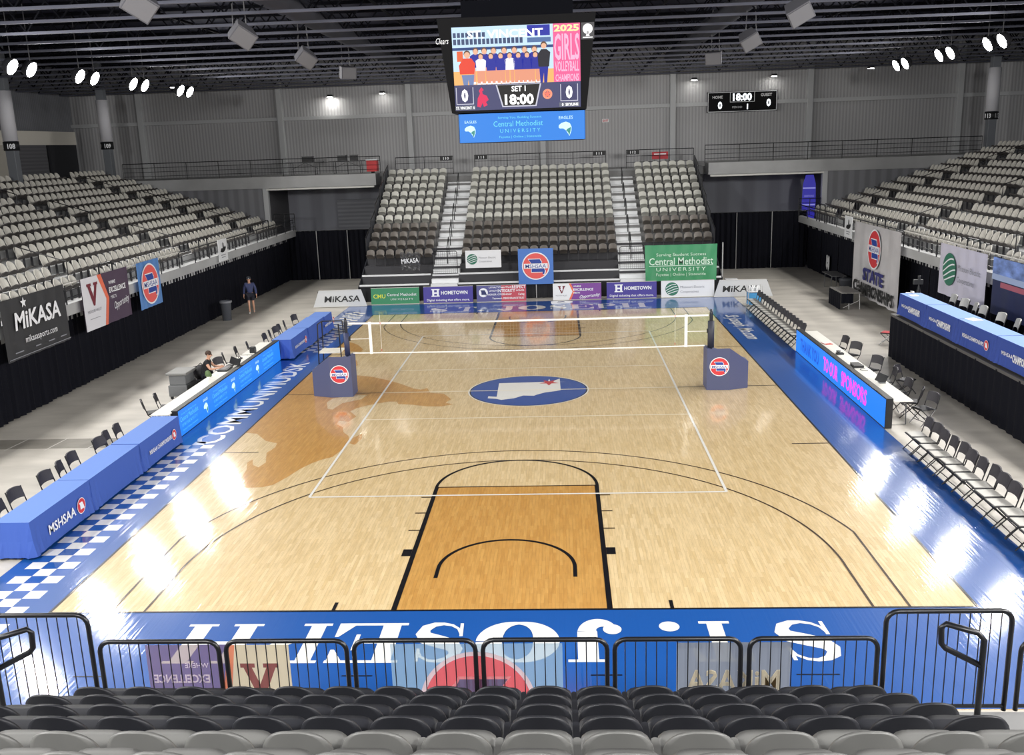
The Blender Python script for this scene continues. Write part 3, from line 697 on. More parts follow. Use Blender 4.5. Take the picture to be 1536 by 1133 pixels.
# ================================================================ DRAPES
DRAPE = mat('black_drape',(17,18,26),.9,spec=.15); POLE = mat('pale_pole',(190,190,190),.4,.3)
def drape(label, a, b_, z1, segs, z0=.02, poles=True):
    """black curtain panels from a to b_ hung on a pipe"""
    A = Vector((a[0],a[1],0)); B = Vector((b_[0],b_[1],0)); D = (B-A); Ln = D.length; ang = math.atan2(D.y,D.x)
    t = thing('pipe_and_drape',label,'curtain',A,ang)
    for i in range(segs):
        wavy(MB(),Ln*i/segs+.01,Ln*(i+1)/segs-.01,z0,z1,0,.05,.31).build('curtain_panel',DRAPE,t)
        if poles and i: MB().tube([(Ln*i/segs,-.08,0),(Ln*i/segs,-.08,z1)],.022,6).build('upright',POLE,t)
    MB().tube([(0,0,z1),(Ln,0,z1)],.025,6).build('crossbar',RAILM,t)
drape('long black curtain hanging under the left stand ledge',(-15.1,-16),(-15.1,27.3),2.6,14,poles=False)
drape('long black curtain hanging under the right stand ledge',(15.3,27.3),(15.3,-16),2.6,14,poles=False)
drape('black curtain on poles across the mouth of the left tunnel',(-15.1,27.2),(-9.6,27.2),2.9,3)
drape('black curtain on poles across the mouth of the right tunnel',(9.2,27.2),(15.2,27.2),3.25,3)
b = MB()
# ================================================================ ADVERTISING BOARDS ON THE FLOOR
def aboard(name_label, xa, xb, m, y=17.25, h=.8, lean=.12, skew=0, ang=0.):
    r = (math.cos(ang),math.sin(ang),0)
    s_ = sign('advertising_board',name_label,'advertising board',((xa+xb)/2,y,.03),(r,(0,lean,1)),'advertising boards behind the end line')
    w = xb-xa; MB().flat([(-w/2-skew,0),(w/2+skew,0),(w/2-skew,h),(-w/2+skew,h)],0).flat([(-w/2-skew,0),(w/2+skew,0),(w/2-skew,h),(-w/2+skew,h)],-.02).build('panel',m,s_)
    MB().bar((-w/2-skew,0,0),(w/2+skew,0,0),.02,.03).bar((-w/2+skew,h,0),(w/2-skew,h,0),.02,.03).build('edge_trim',LRAIL,s_)
    MB().bar((-w/2+.1,h-.05,-.02),(-w/2+.1,.12,-.35),.03,.03).bar((w/2-.1,h-.05,-.02),(w/2-.1,.12,-.35),.03,.03).build('stand_leg',RAILM,s_)
    return s_
PURP = mat('indigo_board',(58,46,142),.45); VIO = mat('violet_board',(118,58,146),.45); GRB = mat('green_board',(36,128,84),.45); WHB = mat('white_board',(224,226,228),.45)
PLUM = mat('plum_cloth',(74,58,78),.7); ORG = mat('orange_print',(226,110,80),.5); MAR = mat('maroon_print',(112,34,48),.6); YEL = mat('yellow_print',(214,222,70),.5); GRH = mat('grey_board',(192,194,196),.5)
a = aboard('green board with yellow letters, leftmost of the straight row behind the end line',-8.26,-5.88,GRB)
text(a,'CMU',-.78,.4,.2,YEL,w=.6,bold=.01); text(a,'Central Methodist',.33,.47,.14,W_,w=1.45); text(a,'UNIVERSITY',.33,.24,.09,W_,w=1.1,sp=1.5)
def hometown(a):
    text(a,'H',-.62,.5,.3,W_,w=.32,bold=.05); rect(a,-.62,.66,.4,.05,W_,.009); rect(a,-.62,.34,.4,.05,W_,.009)
    text(a,'HOMETOWN',.3,.5,.17,W_,w=1.3,bold=.03); text(a,'Digital ticketing that offers more.',0,.15,.11,W_,w=2.1,bold=.01)
hometown(aboard('indigo board with a big white H, just right of the green board',-5.67,-3.24,PURP))
a = aboard('blue to red board covered with white value words, left of the round emblem stand',-3.06,-.64,mat('slate_board',(78,78,138),.45))
rect(a,.6,.4,1.2,.78,mat('rose_red_board',(188,66,82),.45),.003)
for s_, u, v, h, w in (('LOYALTY',-.35,.7,.08,.5),('Team Work',.2,.7,.09,.6),('RESPECT',.85,.7,.14,.66),('LOYALTY',-.4,.53,.08,.4),('INTEGRITY',.25,.53,.14,.85),('HONOR',.92,.53,.08,.4),('HONOR',-.45,.35,.09,.42),('CITIZENSHIP',.15,.35,.08,.7),('Teamwork',-.2,.16,.08,.5),('PERSEVERANCE',.45,.16,.09,.72),('Caring',.97,.35,.1,.3),('TRUST',.97,.16,.1,.3)): text(a,s_,u,v,h,W_,w=w,bold=.02)
MB().disc((-.88,.45),.22,.004).build('logo_disc',W_,a); poly(a,[(-.88+.16*x,.45+.15*y) for x,y in MO],NAVY,.007)
a = aboard('half white half violet board with a maroon V, just right of the round emblem stand',.66,3.0,VIO)
def vmark(a, u, v, s, wcol=MAR):
    poly(a,[(u+x*s,v+y*s) for x,y in [(-.5,.5),(-.1,.5),(-.1,.38),(-.18,.38),(.02,-.1),(.2,.38),(.12,.38),(.12,.5),(.5,.5),(.5,.38),(.42,.38),(.08,-.5),(-.06,-.5),(-.42,.38),(-.5,.38)]],wcol,.007,'v_mark')
    MB().disc((u+.0*s,v+.22*s),.1*s,.009,16).build('v_mark_head',W_,a); poly(a,[(u+x*s,v+y*s) for x,y in [(-.22,.1),(.2,.16),(.1,-.1),(.04,-.3),(-.02,-.1)]],W_,.009,'v_mark_figure')
poly(a,[(-1.17,0),(-.4,0),(-.22,.4),(-.4,.8),(-1.17,.8)],WHB,.003); poly(a,[(-.4,0),(-.3,0),(-.12,.4),(-.3,.8),(-.4,.8),(-.22,.4)],ORG,.004)
vmark(a,-.75,.5,.36); text(a,'MISSOURI VALLEY',-.76,.22,.06,GRY,w=.55)
def excel(a, u, v, k):
    text(a,'WHERE',u-.28*k,v+.22*k,.07*k,W_,w=.36*k,bold=.02); text(a,'EXCELLENCE',u,v+.07*k,.11*k,W_,w=.92*k,bold=.03); text(a,'MEETS',u-.3*k,v-.08*k,.07*k,W_,w=.3*k,bold=.02); text(a,'Opportunity',u+.3*k,v-.22*k,.15*k,W_,w=.95*k,shear=.4,bold=.01,rot=.12)
excel(a,.3,.42,1.05)
hometown(aboard('indigo board with a big white H, between the violet and the white boards',3.26,5.66,PURP))
a = aboard('white board with a green round logo, rightmost of the straight row behind the end line',5.88,8.42,WHB); coop(a,-.75,.4,.32,1.15)
a = aboard('grey slanted board with black brand letters beyond the left corner of the court',-10.9,-8.55,GRH,16.9,.8,.2,.14,.05); text(a,'MiKASA',.1,.38,.3,BLK,w=1.75,bold=.018,shear=.1)
a = aboard('grey slanted board with black brand letters beyond the right corner of the court',8.5,11.0,GRH,17.0,.8,.2,.14,-.04); text(a,'MiKASA',-.1,.38,.3,BLK,w=1.75,bold=.018,shear=.1)
# banners on the far stand front
s_ = sign('hanging_banner','square blue board with a red round emblem, on a thin pole before the far stand','banner',(-.16,18.05,1.6),'F')
panel(s_,1.72,1.75,mat('cornflower_board',(74,120,196),.5)); emblem(s_,0,.02,.68,mat('coral_print',(226,92,88),.5)); MB().tube([(0,-.9,-.04),(0,-1.57,-.04)],.02,8).build('pole',POLE,s_)
s_ = sign('hanging_banner','small white banner with green round logo, left of the square blue emblem board','banner',(-2.74,18.16,2.02),'F')
panel(s_,1.76,.86,WHB); coop(s_,-.55,0,.26,.85)
s_ = sign('hanging_banner','crumpled dark translucent bag with white brand letters on the far stand front','banner',(-6.36,18.16,2.0),'F')
cr = MB(); nn = 10
for j in range(nn+1):
    for i in range(nn+1): cr.v.append(((i/nn-.5)*(1.0-.12*j/nn)+.02*math.sin(9*i), (.5-j/nn)*.86+.05*math.sin(i*1.7), .05*math.sin(i*2.1+j*1.3)+.03*math.sin(j*2.7)))
for j in range(nn):
    for i in range(nn): k = j*(nn+1)+i; cr.f.append((k,k+nn+1,k+nn+2,k+1)); cr.m.append(0)
cr.build('panel',mat('smoky_film',(86,86,88),.2,alpha=.75),s_); text(s_,'MiKASA',0,.05,.24,W_,w=.86,bold=.012,z=.1,rot=.06)
s_ = sign('hanging_banner','large wrinkled green banner hung on the right end of the far stand front','banner',(6.92,18.14,1.58),'F')
gb = MB(); nx, ny = 40, 12
for j in range(ny+1):
    for i in range(nx+1):
        x = (i/nx-.5)*3.5; v_ = .88-1.76*j/ny; gb.v.append((x*(1-.02*j/ny), v_, .035*math.sin(x*6+v_*2)*(abs(x)/1.75)**2+.02*math.sin(x*11-v_*3)))
for j in range(ny):
    for i in range(nx): k = j*(nx+1)+i; gb.f.append((k,k+nx+1,k+nx+2,k+1)); gb.m.append(0)
gb.build('panel',mat('green_vinyl',(70,150,104),.45),s_,smooth=True)
PGR = mat('pale_green_print',(216,240,222),.5)
text(s_,'Serving Student Success',0,.42,.15,PGR,w=2.4,z=.06); text(s_,'Central Methodist',0,.1,.36,PGR,w=3.1,z=.06,bold=.01); rect(s_,0,-.13,3.1,.03,PGR,.06); text(s_,'UNIVERSITY',0,-.3,.18,PGR,w=2.4,z=.06,sp=1.3); text(s_,'Fayette | Online | Statewide',0,-.55,.14,PGR,w=2.4,z=.06)
# banners on the left stand rail
LB = 'banners hung on the left stand ledge'
def cloth_panel(p, w, h, m, amp=.02):
    b = MB(); nx = 24
    for i in range(nx+1):
        x = (i/nx-.5)*w; d = amp*math.sin(i*1.3)
        b.v += [(x,-h/2,d),(x,h/2,d*.2)]
    for i in range(nx): b.f.append((2*i,2*i+2,2*i+3,2*i+1)); b.m.append(0)
    return b.build('panel',m,p,smooth=True)
s_ = sign('ledge_banner','black banner with white brand letters and a web address, on the left stand ledge','banner',(-14.32,-1.72,2.82),'L',LB)
cloth_panel(s_,3.46,1.74,mat('black_vinyl',(44,45,48),.55)); text(s_,'MiKASA',.05,.22,.5,W_,w=2.5,bold=.025,z=.04,shear=.1); star((-.62,.68),.16,.04).build('star',W_,s_); text(s_,'mikasasports.com',.1,-.36,.2,W_,w=1.75,z=.04)
for u, w_ in ((-1.15,.6),(-.15,.4),(.6,.5),(1.3,.5)): rect(s_,u,-.66,w_*.7,.03,GRY,.03,'small_print')
rect(s_,0,-.8,3.4,.02,GRY,.035,'border')
s_ = sign('ledge_banner','white and plum banner with a maroon V, second along the left stand ledge','banner',(-14.32,2.75,2.82),'L',LB)
cloth_panel(s_,3.4,1.72,PLUM); poly(s_,[(-1.7,-.86),(-.4,-.86),(-.12,.0),(-.4,.86),(-1.7,.86)],mat('white_vinyl',(214,214,220),.55),.025); poly(s_,[(-.4,-.86),(-.22,-.86),(.08,0),(-.32,.86),(-.6,.86),(-.12,0)],ORG,.03)
for o_ in (s_,):
    pass
poly(s_,[(-1.0+x*.75,.28+y*.75) for x,y in [(-.5,.5),(-.1,.5),(-.1,.38),(-.18,.38),(.02,-.1),(.2,.38),(.12,.38),(.12,.5),(.5,.5),(.5,.38),(.42,.38),(.08,-.5),(-.06,-.5),(-.42,.38),(-.5,.38)]],MAR,.035,'v_mark')
MB().disc((-1.0,.45),.09,.04,16).build('v_mark_head',W_,s_)
text(s_,'MISSOURI VALLEY',-1.02,-.25,.1,GRY,w=.95,z=.035); rect(s_,-1.05,-.5,.7,.02,GRY,.035)
text(s_,'WHERE',.4,.5,.11,W_,w=.5,z=.035,bold=.02); text(s_,'EXCELLENCE',.75,.25,.18,W_,w=1.25,z=.035,bold=.03); text(s_,'MEETS',.4,.0,.11,W_,w=.42,z=.035); text(s_,'Opportunity',.95,-.25,.26,W_,w=1.15,z=.035,shear=.4,rot=.12)
s_ = sign('ledge_banner','blue banner with a tall red round emblem, third along the left stand ledge','banner',(-14.32,6.2,2.82),'L',LB)
cloth_panel(s_,1.95,1.72,mat('sky_vinyl',(84,130,190),.5)); emblem(s_,0,0,.76,mat('coral_print',(226,92,88),.5),z=.03)
for sx, side, y in ((-1,'left',14.3),(1,'right',16.9)):
    s_ = sign('ledge_banner','small white sign with a black rider silhouette, on the %s stand ledge' % side,'sign',(sx*(14.32 if sx < 0 else 14.5),y,3.2),'L' if sx < 0 else 'R')
    panel(s_,1.15,.98,WHB); poly(s_,[(-.35,-.05),(-.2,.1),(-.02,.08),(.0,.35),(.12,.3),(.14,.1),(.3,.18),(.4,.08),(.3,-.02),(.1,-.1),(-.15,-.1)],BLK,.006,'silhouette'); rect(s_,0,-.22,.6,.04,GRY); rect(s_,0,-.32,.5,.04,GRY)
# banners on the right stand
RB = 'banners hung on the right stand ledge'
s_ = sign('ledge_banner','tall grey white championship banner with a red round emblem, on the right stand','banner',(14.45,12.7,1.98),'R',RB)
cloth_panel(s_,6.0,3.2,tint(mat('dull_white_cloth',(182,180,182),.7),(.8,.8,.8),.12),.05); emblem(s_,.0,.62,.85,z=.06); text(s_,'STATE',0,-.55,.52,mat('deep_blue_print',(44,44,110),.6),w=2.7,bold=.05,z=.07); text(s_,'CHAMPIONSHIPS',0,-1.2,.5,BLK,w=5.3,bold=.04,z=.07)
s_ = sign('ledge_banner','lilac white banner with a green round logo, on the right stand','banner',(14.45,3.85,2.72),'R',RB)
cloth_panel(s_,3.75,1.75,mat('lilac_vinyl',(196,194,210),.55)); coop(s_,-.95,.05,.56,1.75)
for o_ in s_.children:
    if o_.name.startswith(('logo','lettering')): o_.location.z += .03
s_ = sign('ledge_banner','dark blue banner with a cloudy blue top and a red stripe, on the right stand','banner',(14.45,-.7,2.72),'R',RB)
cloth_panel(s_,4.4,1.75,mat('ink_blue_vinyl',(30,38,76),.5)); rect(s_,0,.62,4.4,.5,tint(mat('cloudy_blue_vinyl',(110,134,188),.5),(2,4,3),.6),.03); rect(s_,0,.28,4.4,.18,mat('pale_blue_vinyl',(160,176,206),.5),.03); rect(s_,.3,.08,3.8,.16,mat('dull_red_vinyl',(170,90,104),.5),.03)
# translucent banners on the near barriers, seen from behind
def back_banner(label, xa, xb, m, h=1.4, cut=None):
    s_ = sign('barrier_banner',label,'banner',((xa+xb)/2,-19.4,2.27-h/2),'N','banners on the near barriers')
    if cut == 'disc':
        for s in (-1,1):
            arc_ = [(s*.625*math.sin(PI*i/20),-.02-.625*math.cos(PI*i/20)) for i in range(21)]
            MB().flat([(0,-h/2)]+arc_+[(0,h/2),(s*(xb-xa)/2,h/2),(s*(xb-xa)/2,-h/2)],0).build('panel',m,s_)
        return s_
    a0 = -(xb-xa)/2 if cut is None else cut
    MB().flat([(a0,-h/2),((xb-xa)/2,-h/2),((xb-xa)/2,h/2),(a0-(.22 if cut is not None else 0),h/2)],0).build('panel',m,s_); return s_
s_ = back_banner('mauve and cream sheer banner seen from behind on the left low barriers',-3.49,-1.91,sheer('mauve_sheer',(150,118,138),.85,.3),cut=.1)
CRM = sheer('cream_sheer',(240,228,196),.9,.04); poly(s_,[(-.79,-.7),(-.02,-.7),(-.1,0),(-.2,.7),(-.79,.7)],CRM,-.004); poly(s_,[(-.02,-.7),(.1,-.7),(-.12,.7),(-.2,.7),(-.1,0)],sheer('salmon_sheer',(250,150,110),.9,.04),-.006)
poly(s_,[(-.45+x*.42,.27+y*.42) for x,y in [(-.5,.5),(-.1,.5),(-.1,.38),(-.18,.38),(.02,-.1),(.2,.38),(.12,.38),(.12,.5),(.5,.5),(.5,.38),(.42,.38),(.08,-.5),(-.06,-.5),(-.42,.38),(-.5,.38)]],sheer('faded_maroon',(150,90,96),.7,.04),-.008,'v_mark')
FW = sheer('faded_white',(240,232,240),.8,.05)
text(s_,'WHERE',.24,.46,.06,FW,w=.26,z=-.008,ex=.002); text(s_,'EXCELLENCE',.42,.3,.1,FW,w=.62,z=-.008,bold=.02,ex=.002); text(s_,'MEETS',.24,.14,.06,FW,w=.24,z=-.008,ex=.002)
s_ = back_banner('pale blue sheer banner with a red round emblem, seen from behind on the middle barriers',-.81,1.03,sheer('pale_blue_sheer',(176,214,240),.85,.3),cut='disc')
emblem_back(s_,.0,-.02,.63,sheer('pink_sheer',(250,118,124),.85,.02),sheer('slate_sheer',(130,160,200),.8,.02),sheer('pale_pink_sheer',(246,220,224),.8,.02),-.006)
s_ = back_banner('grey sheer banner with pale brand letters, seen from behind on the right barriers',2.23,3.42,sheer('grey_sheer',(150,158,170),.7,.05)); text(s_,'MiKASA',0,.26,.26,sheer('cream_letters',(240,232,214),.8,.02),w=.98,z=-.006,bold=.02,ex=.002)
# ================================================================ TABLES, LED BOARDS
BCL = mat('royal_blue_cloth',(56,88,170),.75); BTOP = mat('light_blue_cloth',(96,130,200),.75)
BCL2 = mat('deep_blue_cloth',(44,70,150),.75); BTOP2 = mat('sky_blue_cloth',(134,166,226),.75)
def skirted(label, c, ln, wd, face, h=.76, group=None, words=None, m=(BCL,BTOP), z0=0., hang=.06):
    """table hidden under a fitted cloth; long side on y, printed front towards the court"""
    s = 1 if face == 'L' else -1
    t = thing('skirted_table',label,'table',(c[0],c[1],z0),0,group)
    P = []; n = 40
    hw, hl = wd/2, ln/2
    def per(off, wav):
        out = []
        for (x0,y0,x1,y1,nx,ny) in ((hw,-hl,hw,hl,1,0),(hw,hl,-hw,hl,0,1),(-hw,hl,-hw,-hl,-1,0),(-hw,-hl,hw,-hl,0,-1)):
            k = 26 if abs(y1-y0) > abs(x1-x0) else 10
            for i in range(k):
                f = i/k; e = min(f,1-f)*math.hypot(x1-x0,y1-y0); o = off+wav*math.exp(-e*3.2)*(.6+.5*math.sin(e*26))
                out.append((x0+(x1-x0)*f+nx*o, y0+(y1-y0)*f+ny*o))
        return out
    a = per(0,0); b_ = per(.012,.02); c_ = per(.03,.075); N = len(a); b = MB()
    b.v = [(x,y,h) for x,y in a]+[(x,y,h*.5) for x,y in b_]+[(x,y,hang) for x,y in c_]
    for r in range(2):
        for i in range(N): b.f.append((r*N+(i+1)%N,r*N+i,(r+1)*N+i,(r+1)*N+(i+1)%N)); b.m.append(0)
    b.build('cloth_skirt',m[0],t)
    MB().flat(a,h+.002).build('cloth_top',m[1],t)
    if words:
        f = bpy.data.objects.new('printed_front',None); COL.objects.link(f); f.parent = t
        r, u = Vector((0,s,0)), Vector((0,0,1)); nrm = r.cross(u)
        f.matrix_local = Matrix(((r.x,u.x,nrm.x,s*(hw+.035)),(r.y,u.y,nrm.y,0),(r.z,u.z,nrm.z,h*.52),(0,0,0,1)))
        kind, body = words
        if kind == 'big': text(f,body,-.1,-.02,.2,W_,w=1.05,bold=.02); MB().disc((.68,-.02),.17,.004).build('logo_ring',W_,f); MB().disc((.68,-.02),.155,.006).build('logo_disc',RED,f); poly(f,[(.68+.1*x,-.02+.1*y) for x,y in MO],W_,.009)
        elif kind == 'line': text(f,body,-.12,0,.11,W_,w=1.35,bold=.02); MB().disc((.72,0),.14,.004).build('logo_ring',W_,f); MB().disc((.72,0),.128,.006).build('logo_disc',RED,f); poly(f,[(.72+.08*x,.08*y) for x,y in MO],W_,.009)
        else: text(f,body[0],-.52,.02,.1,W_,w=.6,bold=.01); text(f,body[1],.28,0,.19,W_,w=1.0,bold=.04)
    return t
LG = 'blue skirted tables along the left sideline'
ys = [(-10.98,2.36,('big','MSHSAA')),(-8.56,2.44,None),(-6.08,2.4,('line','MSHSAA CHAMPIONSHIPS'))]
skirted('blue skirted table with big white letters and a round logo, nearest on the left',(-9.42,ys[0][0]),ys[0][1],.7,'L',group=LG,words=ys[0][2])
skirted('plain blue skirted table between two lettered ones at the near left',(-9.42,ys[1][0]),ys[1][1],.7,'L',group=LG)
skirted('blue skirted table with small lettering, touching the near end of the left LED board',(-9.42,ys[2][0]),ys[2][1],.7,'L',group=LG,words=ys[2][2])
skirted('blue skirted table with a white line of letters just beyond the left LED board',(-9.2,6.3),2.3,.7,'L',group=LG,words=('line','MSHSAA CHAMPIONSHIPS'))
skirted('plain blue skirted table, middle one of three beyond the left LED board',(-9.15,8.68),2.4,.7,'L',group=LG)
skirted('blue skirted table at the far end of the left sideline, by the slanted grey board',(-9.1,10.5),1.22,.7,'L',group=LG,words=('line','MSHSAA'))
# long LED boards
LEDB = glow('led_azure',(32,128,240),1.15); LEDT = glow('led_cyan_text',(86,184,250),1.25); LEDW = glow('led_pale',(200,240,250),1.3); LEDG = glow('led_green',(60,150,140),1.0); LEDP = glow('led_magenta',(240,60,230),1.5); LEDD = glow('led_deep',(24,84,214),1.0)
BOXM = mat('black_cabinet',(24,25,28),.45)
def led(label, x, ya, yb, face, h=.76):
    s = 1 if face == 'L' else -1
    o = sign('led_board',label,'LED board',(x,(ya+yb)/2,h/2+.01),face); w = yb-ya
    MB().box(-w/2,-h/2,-.18,w/2,h/2,0).build('cabinet',BOXM,o,bevel=.01)
    rect(o,0,-.005,w-.04,h-.05,LEDB,.004,'screen'); return o, w
o, w = led('long blue LED board with pale bird heads, along the left scorer tables',-9.28,-4.42,5.1,'L')
def cmu(o, u, k=1., tm=LEDT):
    text(o,'Serving You. Building Success.',u,.22,.05,tm,w=1.1*k); text(o,'Central Methodist',u,.09,.14,tm,w=1.3*k); text(o,'UNIVERSITY',u,-.09,.09,tm,w=1.1*k,sp=1.4); text(o,'Fayette | Online | Statewide',u,-.23,.05,tm,w=1.1*k)
for u in (-4.0,-1.55,.85,3.3): cmu(o,u)
for u in (-2.75,-.35,2.1): eagle(o,u,-.06,.36,LEDW,LEDG)
o, w = led('long blue LED board thanking sponsors in magenta, along the right scorer tables',9.32,-4.66,4.8,'R',.8)
text(o,'THANK YOU',-2.9,0,.42,LEDD,w=2.4,bold=.03); text(o,'TO OUR',-.35,0,.44,LEDP,w=1.6,bold=.03); text(o,'SPONSORS',2.0,0,.44,LEDP,w=2.4,bold=.03)
# white scorer tables behind them
WT = mat('white_table_top',(226,224,216),.45); TLEG = mat('table_leg_grey',(70,72,76),.4)
def ftable(label, c, ln, wd, h=.74, m=WT, group=None, rz=0, z0=0):
    t = thing('folding_table',label,'table',(c[0],c[1],z0),rz,group)
    MB().box(-wd/2,-ln/2,h-.04,wd/2,ln/2,h).build('tabletop',m,t,bevel=.012)
    for s in (-1,1):
        y = s*(ln/2-.3)
        MB().tube([(-wd/2+.08,y,h-.04),(-wd/2+.05,y,.02),(wd/2-.05,y,.02),(wd/2-.08,y,h-.04)],.016,6).build('leg',TLEG,t)
    MB().tube([(0,-ln/2+.3,.35),(0,0,h-.05),(0,ln/2-.3,.35)],.012,6).build('brace',TLEG,t); return t
for s, side, x, ys in ((-1,'left',-9.68,[-3.42,-.98,1.46,3.9]),(1,'right',9.76,[-3.42,-.98,1.46,3.7])):
    for i,y in enumerate(ys): ftable('white scorer table behind the %s LED board, %s from its near end' % (side,ORD[i+1]),(x,y),2.42 if i < 3 else 2.0,.5,group='white scorer tables behind the %s LED board' % side)
# ================================================================ CHAIRS
CSEAT = mat('chair_seat_grey',(176,174,168),.4); CBACK = mat('chair_back_black',(46,44,50),.55); CLEG = mat('chair_leg_black',(30,30,33),.35)
def folding_chair(label, group, seatm=CSEAT, backm=CBACK, legm=CLEG, logo=True):
    """front towards -x"""
    t = thing('folding_chair',label,'chair',group=group)
    st_ = MB().box(-.21,-.215,.42,.19,.215,.45).build('seat',CLEG,t,bevel=.012); MB().box(-.185,-.19,.45,.17,.19,.462).build('seat_pad',seatm,st_,bevel=.008)
    b = MB(); n = 8
    for j in range(2):
        for i in range(n+1):
            a = i/n*2-1; y = a*.215
            for z in (.60,.66,.74,.80,.845): b.v.append((.22+.10*(z-.44)/.4-.035*(1-a*a)*-1-.035+j*.03, y*(1-.12*max(0,(z-.74)/.1)), z-.02*abs(a)**3))
    q = lambda j,i,k: j*(n+1)*5+i*5+k
    for i in range(n):
        for k in range(4):
            b.f += [(q(0,i,k),q(0,i,k+1),q(0,i+1,k+1),q(0,i+1,k)),(q(1,i,k),q(1,i+1,k),q(1,i+1,k+1),q(1,i,k+1))]; b.m += [0,0]
        b.f += [(q(0,i,4),q(1,i,4),q(1,i+1,4),q(0,i+1,4)),(q(0,i+1,0),q(1,i+1,0),q(1,i,0),q(0,i,0))]; b.m += [0,0]
    for k in range(4): b.f += [(q(0,0,k),q(1,0,k),q(1,0,k+1),q(0,0,k+1)),(q(0,n,k+1),q(1,n,k+1),q(1,n,k),q(0,n,k))]; b.m += [0,0]
    b.build('backrest',backm,t)
    for s in (-1,1):
        MB().tube([(.31,s*.225,.82),(.2,s*.225,.44),(-.22,s*.225,.01)],.013,6).build('leg',legm,t)
        MB().tube([(-.18,s*.2,.42),(.26,s*.2,.01)],.013,6).build('leg',legm,t)
    MB().tube([(-.13,-.225,.13),(-.13,.225,.13)],.01,6).tube([(.15,-.2,.12),(.15,.2,.12)],.01,6).build('stretcher',legm,t)
    return t
G1 = 'black backed folding chairs beside the right sideline'
c0 = folding_chair('x',G1)
ry = [-6.55-.49*i for i in range(14)]
for i,y in enumerate(ry):
    lab = 'folding chair with black back, %s from the LED board in the right front row' % ORD[i+1]
    if i == 0: c0.location = (9.42,y,0); c0['label'] = lab
    else: dup(c0,(9.42+.03*math.sin(i*2),y,0),.06*math.sin(i*1.7),lab)
G2 = 'folding chairs in the far right row'
for i in range(16): dup(c0,(9.5,13.55-.53*i,0),0,'folding chair, %s from the far end of the row beyond the right LED board' % ORD[i+1],G2)
G3 = 'black chairs behind the left tables'
BS = mat('chair_seat_black',(40,40,44),.45)
c1 = folding_chair('x',G3,BS)
for i,y in enumerate([-11.8,-11.1,-10.5,-9.45,-8.7,-8.1,-7.0,-6.4,-5.8]):
    lab = 'black chair behind the near left blue tables, %s from the near end' % ORD[i+1]
    if i == 0: c1.location = (-10.0,y,0); c1.rotation_euler = (0,0,PI); c1['label'] = lab
    else: dup(c1,(-10.0+.05*math.sin(i*2.3),y,0),PI+.25*math.sin(i*1.9),lab,G3)
for i,(x,y,a) in enumerate([(-10.42,-3.3,.5),(-10.3,-2.7,.3),(-10.2,1.9,-.4),(-10.25,2.8,.4),(-10.15,3.75,.2),(-10.0,4.6,.3)]):
    dup(c1,(x,y,0),PI+a,'black chair behind the left white scorer tables, %s from the near end' % ORD[i+1],'black chairs behind the left scorer tables')
for i,y in enumerate([6.1,6.8,7.45,7.95,8.8,10.1]): dup(c1,(-9.85,y,0),PI+.3*math.sin(i*2.1),'black chair behind the blue tables past the left LED board, %s from near' % ORD[i+1],'black chairs behind the far left blue tables')
for i,(x,y,a) in enumerate([(10.3,3.2,.2),(10.4,2.1,.6),(10.4,.05,.5),(10.35,-1.4,-.1),(10.3,-2.7,.1),(10.3,-3.6,-.4),(10.4,-4.3,.3)]):
    dup(c1,(x,y,0),a,'black chair behind the right white scorer tables, %s from the far end' % ORD[i+1],'black chairs behind the right scorer tables')
dup(c1,(11.0,-1.3,0),2.4,'black chair pushed away from the right scorer tables, near the platform','stray black chair')
# red chair by the platform
t = folding_chair('red folding chair alone beside the far end of the black platform',None,mat('red_seat',(196,30,40),.4),mat('red_back',(196,30,40),.4),mat('chrome_leg',(120,120,122),.3,.6)); t.location = (12.75,5.6,0); t.rotation_euler = (0,0,-.6)
# ================================================================ RIGHT PLATFORM
t = thing('platform','raised black skirted platform carrying the blue tables at the right','platform',(12.12,-2.6,0))
MB().box(0,-8.2,1.42,2.3,6.2,1.5).build('deck',mat('platform_deck',(84,82,80),.6),t)
wavy(MB(),-8.2,6.2,.02,1.46,0,.02,.42)
q = wavy(MB(),-8.2,6.2,.02,1.46,0,.022,.42); q.v = [(.02+v[1],v[0],v[2]) for v in q.v]; q.f = [f[::-1] for f in q.f]; q.build('front_skirt',DRAPE,t)
q = wavy(MB(),.02,2.3,.02,1.46,6.18,.022,.42); q.f = [f[::-1] for f in q.f]; q.build('end_skirt',DRAPE,t)
RG = 'blue skirted tables on the right platform'
for i,(y,ln,lab) in enumerate([(2.04,2.3,'farthest'),(-.34,2.36,'second from the far end'),(-2.76,2.4,'third from the far end'),(-5.2,2.4,'fourth from the far end')]):
    skirted('blue skirted table on the right platform, %s' % lab,(12.58,y),ln,.66,'R',.74,RG,('line','MSHSAA CHAMPIONSHIPS') if i == 2 else ('two',('MSHSAA','CHAMPIONSHIPS')),(BCL2,BTOP2),1.5,.06)
WCH = mat('chair_back_sheen',(176,176,170),.4)  # dark chairs: the shine on their backs is put in as pale colour
c2 = folding_chair('x','dark chairs with painted sheen on the right platform',BS,WCH)
for i,y in enumerate([2.1,1.2,.5,-.1,-1.3,-2.2,-3.05,-3.8]):
    lab = 'dark chair with painted sheen behind the platform tables, %s from the far end' % ORD[i+1]
    if i == 0: c2.location = (13.28,y,1.5); c2['label'] = lab
    else: dup(c2,(13.28,y,1.5),.2*math.sin(i*2.2),lab)
